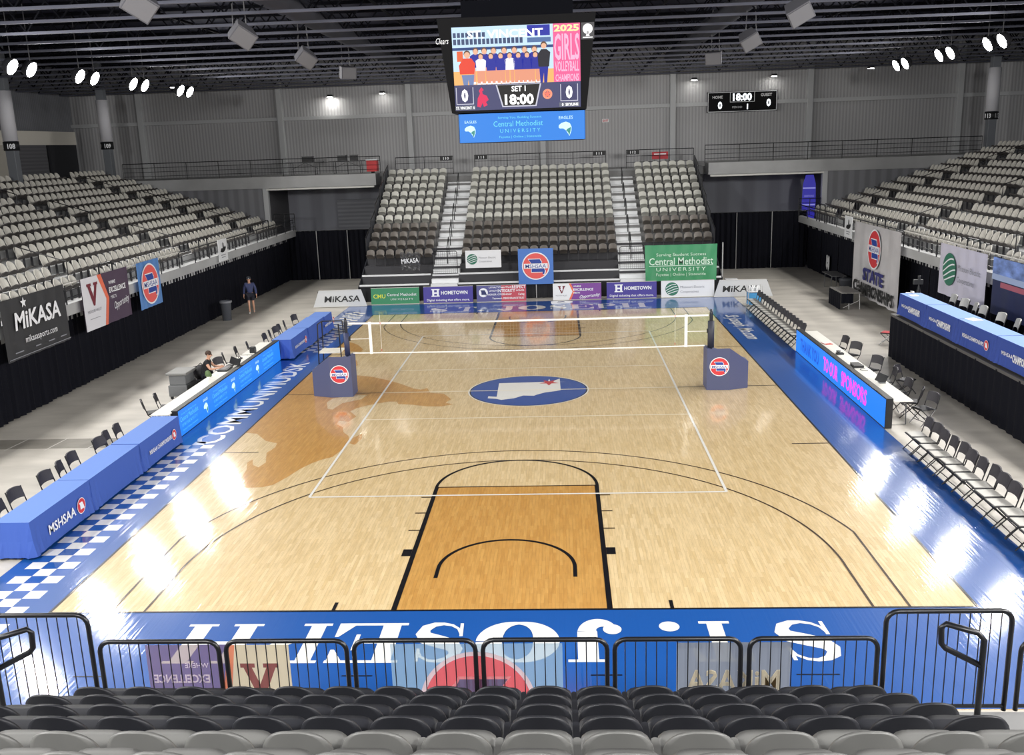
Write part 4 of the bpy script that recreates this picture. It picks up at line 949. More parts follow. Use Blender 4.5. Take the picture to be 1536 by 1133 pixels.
# ================================================================ NET AND ITS STANDARDS
PAD = mat('slate_pad_vinyl',(74,80,112),.55); NETW = mat('net_white',(236,234,228),.6)
for s, side in ((-1,'left'),(1,'right')):
    t = thing('net_standard','padded volleyball net standard with a red round emblem, at the %s end of the net' % side,'net post',(s*5.58,0,0))
    PT = [(0-.17,-.42),(.5,-.46),(1.1,-.22),(1.1,.3),(-.17,.3)]
    H = [1.28,1.3,.84,.84,1.28]; n = 5
    b = MB(); b.v = [(s*x,y,.015) for x,y in PT]+[(s*x,y,h) for (x,y),h in zip(PT,H)]
    fs = [(i,(i+1)%n,(i+1)%n+n,i+n) for i in range(n)]+[(5,6,7),(5,7,8),(5,8,9)]
    b.f = fs if s > 0 else [f[::-1] for f in fs]; b.m = [0]*len(b.f); b.build('base_pad',PAD,t)
    MB().lathe([(.052,.02),(.052,2.3),(.03,2.42)],(0,0,0),14).build('post',mat('post_dark',(34,36,44),.35),t,smooth=True)
    if s > 0: MB().lathe([(.1,1.25),(.1,2.06)],(0,0,0),16).build('post_pad',mat('charcoal_pad',(52,54,66),.6),t,smooth=True)
    else: MB().lathe([(.085,1.25),(.085,1.95)],(.0,0,0),16).build('post_pad',mat('navy_pad',(50,56,88),.6),t,smooth=True)
    MB().lathe([(.05,0),(.05,.12)],(s*-.08,0,1.7),10).build('winch',BOXM,t)
    e = bpy.data.objects.new('emblem_patch',None); COL.objects.link(e); e.parent = t
    r = Vector((.67,-.04,0)).normalized() if s > 0 else Vector((.67,.04,0)).normalized(); u = Vector((0,0,1)); nn_ = r.cross(u)
    c = Vector((s*.2,-.445,.74)); e.matrix_local = Matrix(((r.x,u.x,nn_.x,c.x),(r.y,u.y,nn_.y,c.y),(r.z,u.z,nn_.z,c.z),(0,0,0,1)))
    emblem(e,0,0,.29)
t = thing('volleyball_net','white taped volleyball net stretched across the court','net',(0,0,0))
def zsag(x): return -.03*(1-(x/5.5)**2)
b = MB()
for i in range(-48,49): x = i*.1; b.box(x-.0022,-.001,1.31+zsag(x),x+.0022,.001,2.22+zsag(x))
for j in range(1,9):
    for i in range(10):
        xa, xb = -4.8+i*.96, -4.8+(i+1)*.96; b.bar((xa,0,1.3+j*.1+zsag(xa)),(xb,0,1.3+j*.1+zsag(xb)),.003,.0045)
b.build('netting',mat('net_cord',(150,140,120),.8),t)
def tape(zc, h, xe, nm):
    b = MB()
    for i in range(22):
        xa, xb = -xe+2*xe*i/22, -xe+2*xe*(i+1)/22
        b.bar((xa,0,zc+zsag(xa)),(xb,0,zc+zsag(xb)),.012,h)
    b.build(nm,NETW,t)
tape(2.24,.055,5.5,'top_tape'); tape(1.31,.035,5.4,'bottom_tape')
for s in (-1,1):
    MB().box(s*4.83-.045,-.01,1.27,s*4.83+.045,.01,2.28).build('side_tape',NETW,t)
    MB().tube([(s*4.8,0,1.75),(s*5.55,0,1.75)],.012,6).build('tension_cord',NETW,t)
    MB().tube([(s*4.5,-.01,1.3),(s*4.5,-.01,2.5)],.005,6).build('antenna',NETW,t)
    b = MB(); [b.lathe([(.008,0),(.008,.07)],(s*4.5,-.01,1.35+.85*k),6) for k in range(2)]; b.build('antenna_bands',RED,t)
t = thing('referee_stand','pale topped referee stand with thin rails behind the left net standard','referee stand',(-6.25,.75,0))
MB().box(-.35,-.3,1.22,.35,.3,1.27).build('platform_board',mat('cream_pad',(214,210,196),.6),t)
for x,y in ((-.33,-.28),(.33,-.28),(-.33,.28),(.33,.28)): MB().tube([(x*1.2,y*1.2,0),(x,y,2.15)],.02,6).build('leg',CLEG,t)
b = MB()
for k in range(1,4): b.tube([(-.38,-.3,.3*k),(.38,-.3,.3*k)],.018,6)
b.build('rungs',CLEG,t); MB().tube([(-.33,-.28,2.15),(-.33,.28,2.15),(.33,.28,2.15)],.02,6).build('hand_rail',CLEG,t)
# ================================================================ PEOPLE
SKIN = mat('skin',(206,158,132),.55); HAIR = mat('brown_hair',(64,46,36),.7)
def skin_mesh(nodes, edges, root, name, m, parent, sub=2):
    """one continuous surface grown round a skeleton; nodes {key: (x,y,z,radius)}"""
    ks = list(nodes); ix = {k:i for i,k in enumerate(ks)}
    me = bpy.data.meshes.new('sk'); me.from_pydata([nodes[k][:3] for k in ks],[(ix[a],ix[b]) for a,b in edges],[])
    o = bpy.data.objects.new('sk',me); COL.objects.link(o)
    o.modifiers.new('skin','SKIN'); sv = me.skin_vertices
    if not sv: me.attributes.new('skin','FLOAT','POINT')
    if len(me.skin_vertices) == 0:
        bpy.context.view_layer.objects.active = o; o.select_set(True); bpy.ops.mesh.customdata_skin_add(); o.select_set(False)
    for k in ks:
        d = me.skin_vertices[0].data[ix[k]]; r = nodes[k][3]
        d.radius = r if isinstance(r, tuple) else (r,r); d.use_root = (k == root)
    s = o.modifiers.new('sub','SUBSURF'); s.levels = sub; s.render_levels = sub
    dg = bpy.context.evaluated_depsgraph_get(); out = bpy.data.meshes.new_from_object(o.evaluated_get(dg))
    bpy.data.objects.remove(o); bpy.data.meshes.remove(me)
    out.materials.clear(); out.materials.append(m); out.polygons.foreach_set('use_smooth',[True]*len(out.polygons))
    return link(name,out,parent)
def V(a, b, t): return tuple(a[i]+(b[i]-a[i])*t for i in range(3))
def person(lab, loc, rz, J, shirt, lower, shoe, cap=None, sleeve=1.0, short=.75):
    t = thing('person',lab,'person',loc,rz)
    N = {}; E = []
    def n(k,p,r): N[k] = (*p,r)
    n('pel',J['pel'],.1); n('spi',V(J['pel'],J['che'],.5),.105); n('che',J['che'],.125); n('nek',J['nek'],.052); n('jaw',J['jaw'],.062); n('hed',J['hed'],(.078,.092)); n('top',J['top'],.06)
    E += [('pel','spi'),('spi','che'),('che','nek'),('nek','jaw'),('jaw','hed'),('hed','top')]
    fd = Vector(J['face']); hd = Vector(J['hed'])
    for s, q in ((-1,'r'),(1,'l')):
        n('sh'+q,J['sh'+q],.06); n('el'+q,J['el'+q],.043); n('wr'+q,J['wr'+q],.027); n('hp'+q,J['hp'+q],.085); n('kn'+q,J['kn'+q],.056); n('an'+q,J['an'+q],.037); n('to'+q,J['to'+q],.035)
        E += [('che','sh'+q),('sh'+q,'el'+q),('el'+q,'wr'+q),('pel','hp'+q),('hp'+q,'kn'+q),('kn'+q,'an'+q),('an'+q,'to'+q)]
        d = Vector(J['wr'+q])-Vector(J['el'+q]); d.normalize(); w = Vector(J['wr'+q])
        side = d.cross(Vector((s,0,.2))).normalized()
        palm = w+d*.075; n('pa'+q,tuple(palm),.03); E.append(('wr'+q,'pa'+q))
        for f in range(4):
            off = side*(.026-.0175*f); ln = (.07,.08,.075,.058)[f]; in_ = Vector((-s*.02,0,0))
            n('fa%d%s'%(f,q),tuple(palm+off*.9+d*.03),.0095); n('fb%d%s'%(f,q),tuple(palm+off+d*(.03+ln*.55)+in_*.4),.0088); n('fc%d%s'%(f,q),tuple(palm+off+d*(.03+ln)+in_*1.4),.0075)
            E += [('pa'+q,'fa%d%s'%(f,q)),('fa%d%s'%(f,q),'fb%d%s'%(f,q)),('fb%d%s'%(f,q),'fc%d%s'%(f,q))]
        n('ta'+q,tuple(w+d*.04+side*.035),.011); n('tb'+q,tuple(w+d*.085+side*.052),.009); E += [('pa'+q,'ta'+q),('ta'+q,'tb'+q)]
    body = skin_mesh(N,E,'pel','body',SKIN,t)
    # face
    r = fd.cross(Vector((0,0,1))).normalized(); u = r.cross(fd).normalized()
    MB().ball(tuple(hd+fd*.105-u*.012),.016,8,6,(.8,1,1.5)).build('nose',SKIN,t,smooth=True)
    for s in (-1,1):
        MB().ball(tuple(hd+fd*.088+r*s*.032+u*.015),.011,8,6).build('eye',mat('eye_dark',(40,34,30),.3),t,smooth=True)
        MB().ball(tuple(hd-fd*.005+r*s*.088-u*.005),.026,8,6,(.4,.8,1.2)).build('ear',SKIN,t,smooth=True)
    MB().ball(tuple(hd+fd*.087-u*.055),.02,8,5,(1.2,.5,.3)).build('mouth',mat('lips',(160,96,88),.5),t,smooth=True)
    if cap:
        b = MB(); b.lathe([(.105,0),(.107,.04),(.09,.085),(.05,.11),(.01,.115)],tuple(hd+u*.025),18); b.build('cap',cap,t,smooth=True)
        c = hd+u*.045; pts = [tuple(c+fd*.09+r*.08),tuple(c+fd*.09-r*.08),tuple(c+fd*.17-r*.055-u*.012),tuple(c+fd*.17+r*.055-u*.012)]
        MB().add(pts+[(p[0],p[1],p[2]+.012) for p in pts],[(0,1,2,3),(7,6,5,4),(0,4,5,1),(1,5,6,2),(2,6,7,3),(3,7,4,0)]).build('cap_peak',cap,t)
        MB().ball(tuple(c+fd*.106+u*.02),.02,8,6,(1,.4,.8)).build('cap_badge',W_,t)
    else:
        MB().ball(tuple(hd-fd*.018+u*.04),.105,14,10,(.95,.95,.85)).build('hair',HAIR,t,smooth=True)
    S_ = {'pel':(*J['pel'],.155),'spi':(*V(J['pel'],J['che'],.5),.158),'che':(*J['che'],.16),'nek':(*V(J['che'],J['nek'],.6),.075)}
    ES = [('pel','spi'),('spi','che'),('che','nek')]
    for q in 'rl':
        S_['sh'+q] = (*J['sh'+q],.082); e = V(J['sh'+q],J['el'+q],min(1,sleeve*.9)); S_['el'+q] = (*e,.066); ES += [('che','sh'+q),('sh'+q,'el'+q)]
        if sleeve >= 1: S_['wr'+q] = (*V(J['el'+q],J['wr'+q],.93),.046); ES.append(('el'+q,'wr'+q))
    skin_mesh(S_,ES,'pel','shirt',shirt,t)
    P_ = {'pel':(*J['pel'],.158)}; EP = []
    for q in 'rl':
        P_['hp'+q] = (*J['hp'+q],.11); P_['kn'+q] = (*V(J['hp'+q],J['kn'+q],min(1,short)),.092); EP += [('pel','hp'+q),('hp'+q,'kn'+q)]
        if short > 1: P_['an'+q] = (*V(J['kn'+q],J['an'+q],.85),.062); EP.append(('kn'+q,'an'+q))
    skin_mesh(P_,EP,'pel','shorts' if short < 1 else 'trousers',lower,t)
    for q in 'rl':
        a = J['an'+q]; o = J['to'+q]
        skin_mesh({'a':(a[0],a[1]+.02,max(.05,a[2]-.03),.047),'b':(*V(a,o,.5)[:2],V(a,o,.5)[2],.047),'c':(*o,.04)},[('a','b'),('b','c')],'a','shoe',shoe,t,1)
    return t
walk = dict(pel=(0,0,.95),che=(0,-.02,1.3),nek=(0,-.01,1.48),jaw=(0,-.045,1.56),hed=(0,-.03,1.64),top=(0,-.02,1.70),face=(0,-1,-.05),
 shr=(-.185,0,1.41),shl=(.185,0,1.41),elr=(-.27,.04,1.14),ell=(.27,.0,1.14),wrr=(-.29,-.05,.91),wrl=(.29,-.1,.91),
 hpr=(-.095,0,.9),hpl=(.095,0,.9),knr=(-.09,-.1,.5),knl=(.1,.02,.49),anr=(-.08,-.1,.085),anl=(.1,.2,.12),tor=(-.09,-.27,.045),tol=(.11,.06,.05))
NAVYC = tint(mat('navy_pullover',(58,66,104),.8),(6,6,6),.15)
person('man in a navy pullover, dark shorts and cap walking by the left curtain',(-13.75,15.75,0),.25,walk,NAVYC,mat('dark_shorts',(28,30,44),.8),mat('pale_shoe',(200,196,190),.6),mat('dark_cap',(26,30,40),.7))
sit = dict(pel=(0,.0,.54),che=(0,-.07,.9),nek=(0,-.1,1.09),jaw=(0,-.15,1.15),hed=(0,-.14,1.23),top=(0,-.13,1.29),face=(0,-1,-.25),
 shr=(-.185,-.07,1.01),shl=(.185,-.07,1.01),elr=(-.25,-.2,.79),ell=(.25,-.22,.79),wrr=(-.14,-.42,.80),wrl=(.12,-.44,.80),
 hpr=(-.095,-.02,.52),hpl=(.095,-.02,.52),knr=(-.11,-.42,.52),knl=(.11,-.42,.52),anr=(-.11,-.38,.085),anl=(.11,-.36,.085),tor=(-.12,-.55,.045),tol=(.12,-.53,.045))
person('man in a black shirt sitting at the left white scorer table, arms on it',(-10.36,.62,0),PI/2+.15,sit,mat('black_shirt',(30,30,34),.8),mat('dark_trousers',(34,36,46),.8),mat('black_shoe',(30,30,30),.5),None,.55,1.1)
dup(c1,(-10.42,.62,0),PI,'black chair under the seated man in black','chair of the seated man')
# ================================================================ SMALL THINGS
GPL = mat('grey_plastic',(104,106,108),.5); BAGM = mat('black_nylon',(34,34,38),.75)
def bag(lab, x, y, z, sx, sy, sz, rz=0.):
    t = thing('gear_bag',lab,'bag',(x,y,z),rz,'black bags behind the left scorer table')
    MB().ball((0,0,sz*.5),.5,14,9,(sx,sy,sz)).build('bag_body',BAGM,t,smooth=True); MB().tube([(-sx*.25,0,sz*.9),(0,0,sz*1.12),(sx*.25,0,sz*.9)],.014,6).build('strap',BAGM,t)
t = thing('equipment_cart','grey plastic crate cart with lid behind the left scorer table','cart',(-10.95,.1,0))
MB().box(-.3,-.42,.1,.3,.42,.46).box(-.26,-.38,.46,.26,.38,.78).build('crate',GPL,t,bevel=.02); MB().box(-.33,-.45,.78,.33,.45,.86).build('lid',mat('grey_lid',(122,122,120),.5),t,bevel=.02)
for x in (-.24,.24):
    for y in (-.34,.34): MB().lathe([(.05,-.02),(.05,.02)],(0,0,0),12).build('wheel',RAILM,t,loc=(x,y,.05)).rotation_euler = (PI/2,0,0)
bag('large black bag heaped on others between the cart and the seated man',-10.6,.85,.35,.5,.6,.5); bag('flat black bag lying at the foot of the grey crate cart',-10.45,.2,0,.45,.6,.38,.4); bag('black bag on the floor nearest the seated man',-10.75,.95,0,.55,.6,.42)
SHEET = mat('paper',(236,234,228),.6); DEV = mat('dark_device',(36,37,40),.4)
def prop(name, lab, cat, loc, parts, rz=0., group=None):
    t = thing(name,lab,cat,loc,rz,group)
    for nm, mb, m in parts: mb.build(nm,m,t)
    return t
TZ = .742
prop('laptop','open black laptop in front of the seated man','laptop',(-9.72,1.15,TZ),[('keyboard',MB().box(-.13,-.17,0,.11,.17,.02),DEV),('screen_lid',MB().bar((.11,0,.02),(.2,0,.24),.34,.012,(0,1,0)),DEV)])
prop('scoring_console','flat dark scoring console on the left table before the seated man','console',(-9.7,.55,TZ),[('case',MB().prism([(-.15,-.3),(.15,-.3),(.15,.3),(-.15,.3)],0,.05),DEV),('keypad',MB().box(-.1,-.22,.05,.08,.22,.06),mat('keypad_grey',(120,120,122),.5))])
prop('paper_stack','messy white paper stack on the left scorer table','papers',(-9.72,-.35,TZ),[('sheet',MB().box(-.1,-.14,0,.1,.14,.012),SHEET),('sheet',MB().box(-.16,-.02,.012,.05,.26,.02),SHEET)],.3)
prop('desk_plant','small green leafy bouquet on the left scorer table','plant',(-9.75,-.8,TZ),[('pot',MB().lathe([(.04,0),(.05,.1)],n=10),SHEET),('leaves',MB().ball((0,0,.19),.09,10,7,(1,1,1.2)).ball((.05,.04,.14),.06,8,6),mat('leaf_green',(88,112,70),.6))])
prop('headset','black headset lying on the left scorer table past the laptop','headset',(-9.7,2.05,TZ),[('band',MB().tube([(.0,-.09,.03),(-.05,-.05,.1),(-.05,.05,.1),(0,.09,.03)],.012,8),DEV),('ear_cup',MB().lathe([(.045,0),(.045,.04)],(0,-.09,0),12),DEV),('ear_cup',MB().lathe([(.045,0),(.045,.04)],(0,.09,0),12),DEV)])
prop('desk_speaker','small black box speaker on the left scorer table near its far end','speaker',(-9.6,3.1,TZ),[('case',MB().prism([(-.09,-.1),(.09,-.1),(.07,.1),(-.07,.1)],0,.2),DEV),('grille',MB().box(.07,-.07,.03,.095,.07,.17),GPL)])
prop('red_folder','red and white folder on the right scorer table near its far end','folder',(9.75,2.5,TZ),[('cover',MB().box(-.12,-.17,0,.12,.17,.015),mat('pale_red',(196,90,84),.5)),('page',MB().box(-.1,-.02,.015,.1,.15,.02),SHEET)],.3)
prop('desk_phone','small dark phone on the right scorer table','phone',(9.72,.9,TZ),[('base',MB().prism([(-.1,-.1),(.1,-.1),(.1,.1),(-.1,.1)],0,.05),DEV),('handset',MB().tube([(-.08,-.1,.08),(0,0,.1),(-.08,.1,.08)],.022,8),DEV)])
prop('scoring_console','dark scoring console with coiled lead on the right scorer table','console',(9.74,-.75,TZ),[('case',MB().prism([(-.14,-.24),(.14,-.24),(.12,.24),(-.12,.24)],0,.07),DEV),('lead',MB().tube([(.05+.09*math.cos(i*.6),-.35-.025*i+.05*math.sin(i*.6),.012) for i in range(14)],.008,5),DEV)])
prop('tablet','dark tablet on a stand on the right scorer table near its near end','tablet',(9.8,-2.75,TZ),[('slab',MB().bar((-.04,0,.02),(.06,0,.24),.3,.015,(0,1,0)),DEV),('foot',MB().box(-.06,-.1,0,.1,.1,.02),GPL)])
prop('table_phone','white papers and a cable coil on the far end of the platform tables','papers',(12.5,2.7,2.246),[('sheet',MB().box(-.12,-.2,0,.12,.1,.012),SHEET),('coil',MB().tube([(.13*math.cos(i*.5),.3+.1*math.sin(i*.5),.015+.004*i) for i in range(16)],.012,5),SHEET)])
prop('paper_sheet','white sheet lying on the third platform table','paper',(12.6,-1.7,2.246),[('sheet',MB().prism([(-.16,-.22),(.16,-.2),(.15,.22),(-.15,.2)],0,.008),SHEET)],.2)
prop('camera_tripod','black camera on a tripod on the platform behind its far table','camera',(13.1,3.9,1.5),[('leg',MB().tube([(0,0,.9),(.25,0,0)],.018,6),DEV),('leg',MB().tube([(0,0,.9),(-.13,.22,0)],.018,6),DEV),('leg',MB().tube([(0,0,.9),(-.13,-.22,0)],.018,6),DEV),('camera_body',MB().box(-.18,-.06,.92,.12,.06,1.08).lathe([(.05,0),(.05,.12)],(0,0,1.08),10),DEV)])
t = thing('trash_can','grey trash can standing by the left curtain near the walking man','trash can',(-14.35,14.0,0))
MB().lathe([(.2,0),(.24,.85),(.27,.86),(.27,.9),(.22,.9),(.2,.7),(.02,.68)],n=20,cap=(1,1)).build('bin',mat('bin_grey',(92,96,104),.5),t,smooth=True); MB().lathe([(.255,.8),(.285,.82),(.285,.9),(.25,.91)],n=20,cap=(0,0)).build('rim',mat('bag_rim',(120,122,128),.4),t,smooth=True)
t = thing('merchandise_table','black draped table with bare pale trestle legs before the championship banner','table',(13.55,13.7,0))
b = MB(); b.box(-.42,-.95,.72,.42,.95,.76).build('tabletop',mat('grey_felt',(122,120,116),.8),t); q = wavy(MB(),-.95,.95,.02,.73,-.43,.015,.3); q.v = [(v[1],v[0],v[2]) for v in q.v]; q.build('front_cloth',DRAPE,t)
wavy(MB(),-.43,.1,.3,.73,-.96,.015,.3).build('side_cloth',DRAPE,t)
for x in (-.1,.36): MB().tube([(x,-.9,.72),(x+.05,-.88,.02)],.018,6).build('leg',POLE,t)
MB().tube([(-.3,-.88,.1),(.36,-.88,.4)],.015,6).build('brace',POLE,t)
ftable('dark folding table against the right curtain, beyond the black draped table',(14.55,19.0),1.8,.7,.74,mat('dark_table_top',(90,90,92),.5))
t = thing('storage_bin','dark grey round bin under the curtain beside the dark folding table','bin',(14.75,17.6,0)); MB().lathe([(.28,0),(.34,.6),(.36,.62),(.36,.66),(.3,.66)],n=18).build('bin_body',mat('bin_dark',(58,60,66),.5),t,smooth=True); MB().lathe([(.34,.66),(.3,.7),(.02,.71)],n=18).build('lid',mat('bin_dark',(58,60,66),.5),t,smooth=True)
s_ = sign('wall_sign','white puffy paper emblem pinned low on the right curtain','sign',(15.15,22.4,.85),'R'); poly(s_,[(-.3,.35),(-.12,.4),(0,.2),(.12,.4),(.3,.32),(.32,-.2),(.14,-.45),(.02,-.2),(-.14,-.4),(-.32,-.2)],WHB,0,'cutout'); poly(s_,[(-.1,.05),(0,-.08),(.12,.06),(.02,.0)],BLK,.01,'emblem')
t = thing('water_cart','blue and white water bottle rack at the far end of the right chairs','cart',(9.75,14.4,0))
MB().box(-.3,-.25,.1,.3,.25,.14).box(-.28,-.23,.14,.28,.23,.62).build('bin',mat('water_blue',(70,150,205),.35),t)
for x in (-.3,.3):
    for y in (-.25,.25): MB().tube([(x,y,0),(x,y,.95)],.018,6).build('post',POLE,t)
MB().box(-.3,-.25,.66,.3,.25,.7).build('shelf',WHB,t)
for i in range(5): MB().lathe([(.06,0),(.06,.16),(.03,.2),(.03,.24)],(-.2+.1*i,.06*(-1)**i,.7),10).build('bottle',WHB,t,smooth=True)
t = thing('banner_pole','white upright pole at the right end of the green banner','pole',(8.98,18.45,0)); MB().lathe([(.03,0),(.03,2.45),(.01,2.5)],n=10).build('upright',POLE,t); MB().lathe([(.2,0),(.2,.03)],n=14).build('foot',POLE,t)
prop('white_crate','small white crate by the foot of the white pole','crate',(9.5,18.9,0),[('box',MB().box(-.3,-.2,.3,.3,.2,.62),WHB),('leg_frame',MB().box(-.28,-.18,0,-.22,.18,.3).box(.22,-.18,0,.28,.18,.3),GPL)])
prop('floor_emblem_mat','white folded cloth lying on the blue apron below the round emblem','cloth',(1.05,16.6,.016),[('cloth',MB().prism([(-.45,-.35),(.4,-.25),(.55,.1),(.1,.38),(-.5,.2)],0,.03),W_),('print',MB().flat([(-.2,-.1),(.2,-.08),(.1,.12),(-.15,.1)],.032),NAVY)])
# mezzanine clutter
ftable('dark folding table on the left mezzanine behind the railing, nearer the stand',(-11.6,29.4),2.2,.7,.76,mat('dark_table_top',(90,90,92),.5),rz=PI/2,z0=FZ); ftable('dark folding table on the left mezzanine, farther from the stand',(-14.2,29.4),2.2,.7,.76,mat('dark_table_top',(90,90,92),.5),rz=PI/2,z0=FZ)
for x, w_ in ((-11.9,.5),(-11.2,.4),(-14.0,.6)): prop('covered_crate','dark covered crate on a mezzanine table, %s' % {.5:'middle of three',.4:'nearest the red cart',.6:'farthest from the red cart'}[w_],'crate',(x,29.4,FZ+.76),[('box',MB().box(-w_/2,-.25,0,w_/2,.25,.3),DEV),('cover',MB().box(-w_/2-.02,-.27,.3,w_/2+.02,.27,.34),GPL)])
prop('popcorn_cart','red cart on the left mezzanine beside the far stand','cart',(-9.95,28.6,FZ),[('cabinet',MB().box(-.3,-.3,.1,.3,.3,.75),mat('cart_red',(200,52,56),.5)),('top',MB().box(-.33,-.33,.75,.33,.33,.8),WHB),('wheels',MB().lathe([(.1,-.33),(.1,.33)],(0,0,.0),12),DEV)])
s_ = sign('notice_board','red notice board behind the top row of the far right section','sign',(7.05,29.5,6.55),'F'); panel(s_,.95,.42,mat('notice_red',(176,36,48),.5)); rect(s_,0,.08,.7,.06,W_,.004,'small_print'); MB().tube([(-.3,-.2,-.03),(-.3,-.7,-.03)],.02,6).tube([(.3,-.2,-.03),(.3,-.7,-.03)],.02,6).build('stand_leg',RAILM,s_)
s_ = sign('exit_sign','small red lettered exit sign on the back wall right of the video board','sign',(4.02,32.95,8.72),'F'); panel(s_,.42,.2,WHB); text(s_,'EXIT',0,0,.12,RED,w=.34,bold=.03)
s_ = sign('feather_banner','tall glowing blue banner standing in the right tunnel','banner',(15.5,28.2,3.9),'F'); MB().flat([(-.34,-1.25),(.34,-1.25),(.4,-.3),(.36,.8),(.22,1.3),(-.22,1.3),(-.36,.8),(-.4,-.3)],0).build('panel',glow('banner_blue',(60,56,190),.55),s_); rect(s_,0,.55,.72,.08,glow('banner_pale',(150,150,235),.7),.004); rect(s_,0,-.4,.74,.08,glow('banner_pale',(150,150,235),.7),.004); text(s_,'GRIFFONS',0,.1,.12,glow('banner_pale',(150,150,235),.7),w=.56,z=.006); MB().tube([(0,-1.25,-.03),(0,-3.88,-.03)],.03,8).build('pole',RAILM,s_)
# ================================================================ SCOREBOARDS
KAB = mat('cabinet_matt_black',(9,9,12),.7,spec=.2)
t = thing('video_board','large hanging four sided video board over centre court','scoreboard',(.04,0,8.3))
def frust(b, x0,y0,z0,x1,y1,z1):
    return b.add([(-x0,-y0,z0),(x0,-y0,z0),(x0,y0,z0),(-x0,y0,z0),(-x1,-y1,z1),(x1,-y1,z1),(x1,y1,z1),(-x1,y1,z1)],[(3,2,1,0),(4,5,6,7),(0,1,5,4),(1,2,6,5),(2,3,7,6),(3,0,4,7)])
frust(MB(),1.82,1.9,0,2.09,2.15,2.4).build('housing',KAB,t)
frust(MB(),1.5,1.5,2.4,1.5,1.5,2.9).build('truss_box',WEB,t)
for x in (-1.4,1.4):
    for y in (-1.4,1.4): MB().tube([(x,y,2.8),(x,y,4.6)],.03,6).build('hanger_cable',WEB,t)
f = bpy.data.objects.new('front_screen',None); COL.objects.link(f); f.parent = t
u = Vector((0,-.25,2.4)).normalized(); r = Vector((1,0,0)); nn_ = r.cross(u); c = Vector((-.02,-2.02-.02,1.11))
f.matrix_local = Matrix(((r.x,u.x,nn_.x,c.x),(r.y,u.y,nn_.y,c.y),(r.z,u.z,nn_.z,c.z),(0,0,0,1)))
gl = lambda n, c, e=1.15: glow('screen_'+n, c, e)
def R4(x0,y0,x1,y1): return [(x0,y0),(x1,y0),(x1,y1),(x0,y1)]
poly(f,R4(-1.69,-1.06,1.69,1.06),gl('wall',(196,224,248)),.0,'picture_background')
b = MB().flat(R4(-1.69,-.44,.98,-.05),.002); b.build('picture_floor',gl('floor',(238,178,104)),f)
b = MB()
for i in range(17): b.flat(R4(-1.66+.11*i,.62,-1.58+.11*i,.76),.003); b.flat(R4(-1.66+.11*i,.8,-1.58+.11*i,.92),.003) if i < 8 else None
b.build('pennant_row',gl('slate',(58,74,110)),f)
poly(f,R4(.3,.78,.9,1.05),gl('royal',(30,40,160)),.003,'picture_flag'); poly(f,R4(.3,.62,.92,.74),gl('steel',(80,110,160)),.003,'picture_beam'); poly(f,R4(-1.69,.48,.98,.55),gl('stripe',(28,60,120)),.003,'picture_stripe')
poly(f,R4(-1.58,.2,-1.42,.46),gl('orange',(226,96,50)),.003,'picture_door')
text(f,'ST. VINCENT',-.28,.87,.2,gl('white',(250,250,250),1.4),w=2.0,z=.006,bold=.03)
sk, bl, lg, sh, hr = MB(),MB(),MB(),MB(),MB()
def fig(x, y, s, z, top=bl):
    """a small flat figure of the team picture: feet at y, height s"""
    sk.disc((x,y+.9*s),.075*s,z+.002,10,.09*s); hr.disc((x,y+.93*s),.088*s,z+.001,10,.1*s)
    top.flat([(x-.15*s,y+.45*s),(x+.15*s,y+.45*s),(x+.18*s,y+.78*s),(x+.08*s,y+.84*s),(x-.08*s,y+.84*s),(x-.18*s,y+.78*s)],z+.002)
    lg.flat([(x-.13*s,y),(x-.03*s,y),(x-.02*s,y+.46*s),(x-.14*s,y+.46*s)],z+.001); lg.flat([(x+.03*s,y),(x+.13*s,y),(x+.14*s,y+.46*s),(x+.02*s,y+.46*s)],z+.001)
    sh.flat(R4(x-.15*s,y-.03*s,x-.02*s,y+.04*s),z+.002); sh.flat(R4(x+.02*s,y-.03*s,x+.15*s,y+.04*s),z+.002)
for i,x in enumerate((-1.08,-.85,-.6,-.32,-.05,.22,.48)): fig(x,-.36,.88,.004)
wt = MB()
for i,x in enumerate((-.95,-.68,-.42,-.18,.05,.28,.5)): fig(x,-.4,.78,.008,wt if i in (0,3) else bl)
rd, bk_, dn = MB(), MB(), MB()
rd.flat([(-1.52,-.12),(-1.14,-.12),(-1.1,.14),(-1.2,.28),(-1.42,.28),(-1.54,.1)],.012); sk.disc((-1.31,.36),.08,.013,12); hr.disc((-1.31,.39),.09,.0125,12); dn.flat([(-1.48,-.14),(-1.14,-.14),(-1.18,-.5),(-1.27,-.5),(-1.3,-.26),(-1.34,-.5),(-1.42,-.5)],.012)
bk_.flat([(.58,-.0),(.86,-.0),(.9,.36),(.8,.44),(.66,.44),(.56,.3)],.012); sk.disc((.73,.52),.07,.013,12); hr.disc((.73,.55),.085,.0125,12); bl.flat([(.6,0),(.84,0),(.8,-.4),(.72,-.4),(.72,-.15),(.68,-.4),(.62,-.4)],.012)
for nm, mb_, cc in (('picture_faces',sk,(232,178,146)),('picture_tops',bl,(24,34,150)),('picture_legs',lg,(226,150,120)),('picture_shoes',sh,(240,236,240)),('picture_hair',hr,(96,66,50)),('picture_white_tops',wt,(236,232,240)),('picture_red_top',rd,(226,64,40)),('picture_black_top',bk_,(20,20,34)),('picture_jeans',dn,(110,130,176))): mb_.build(nm,gl(nm,cc),f)
poly(f,R4(.98,-.4,1.69,1.06),gl('pink',(240,96,150)),.004,'side_column'); text(f,'2025',1.335,.95,.16,gl('cream',(252,226,160),1.3),w=.66,z=.008,bold=.04)
PK = gl('rose',(250,170,200),1.3)
text(f,'GIRLS',1.335,.5,.66,PK,w=.66,z=.008,bold=.02); text(f,'VOLLEYBALL',1.335,-.0,.26,PK,w=.64,z=.008,bold=.02); text(f,'CHAMPIONS',1.335,-.29,.18,PK,w=.62,z=.008,bold=.02)
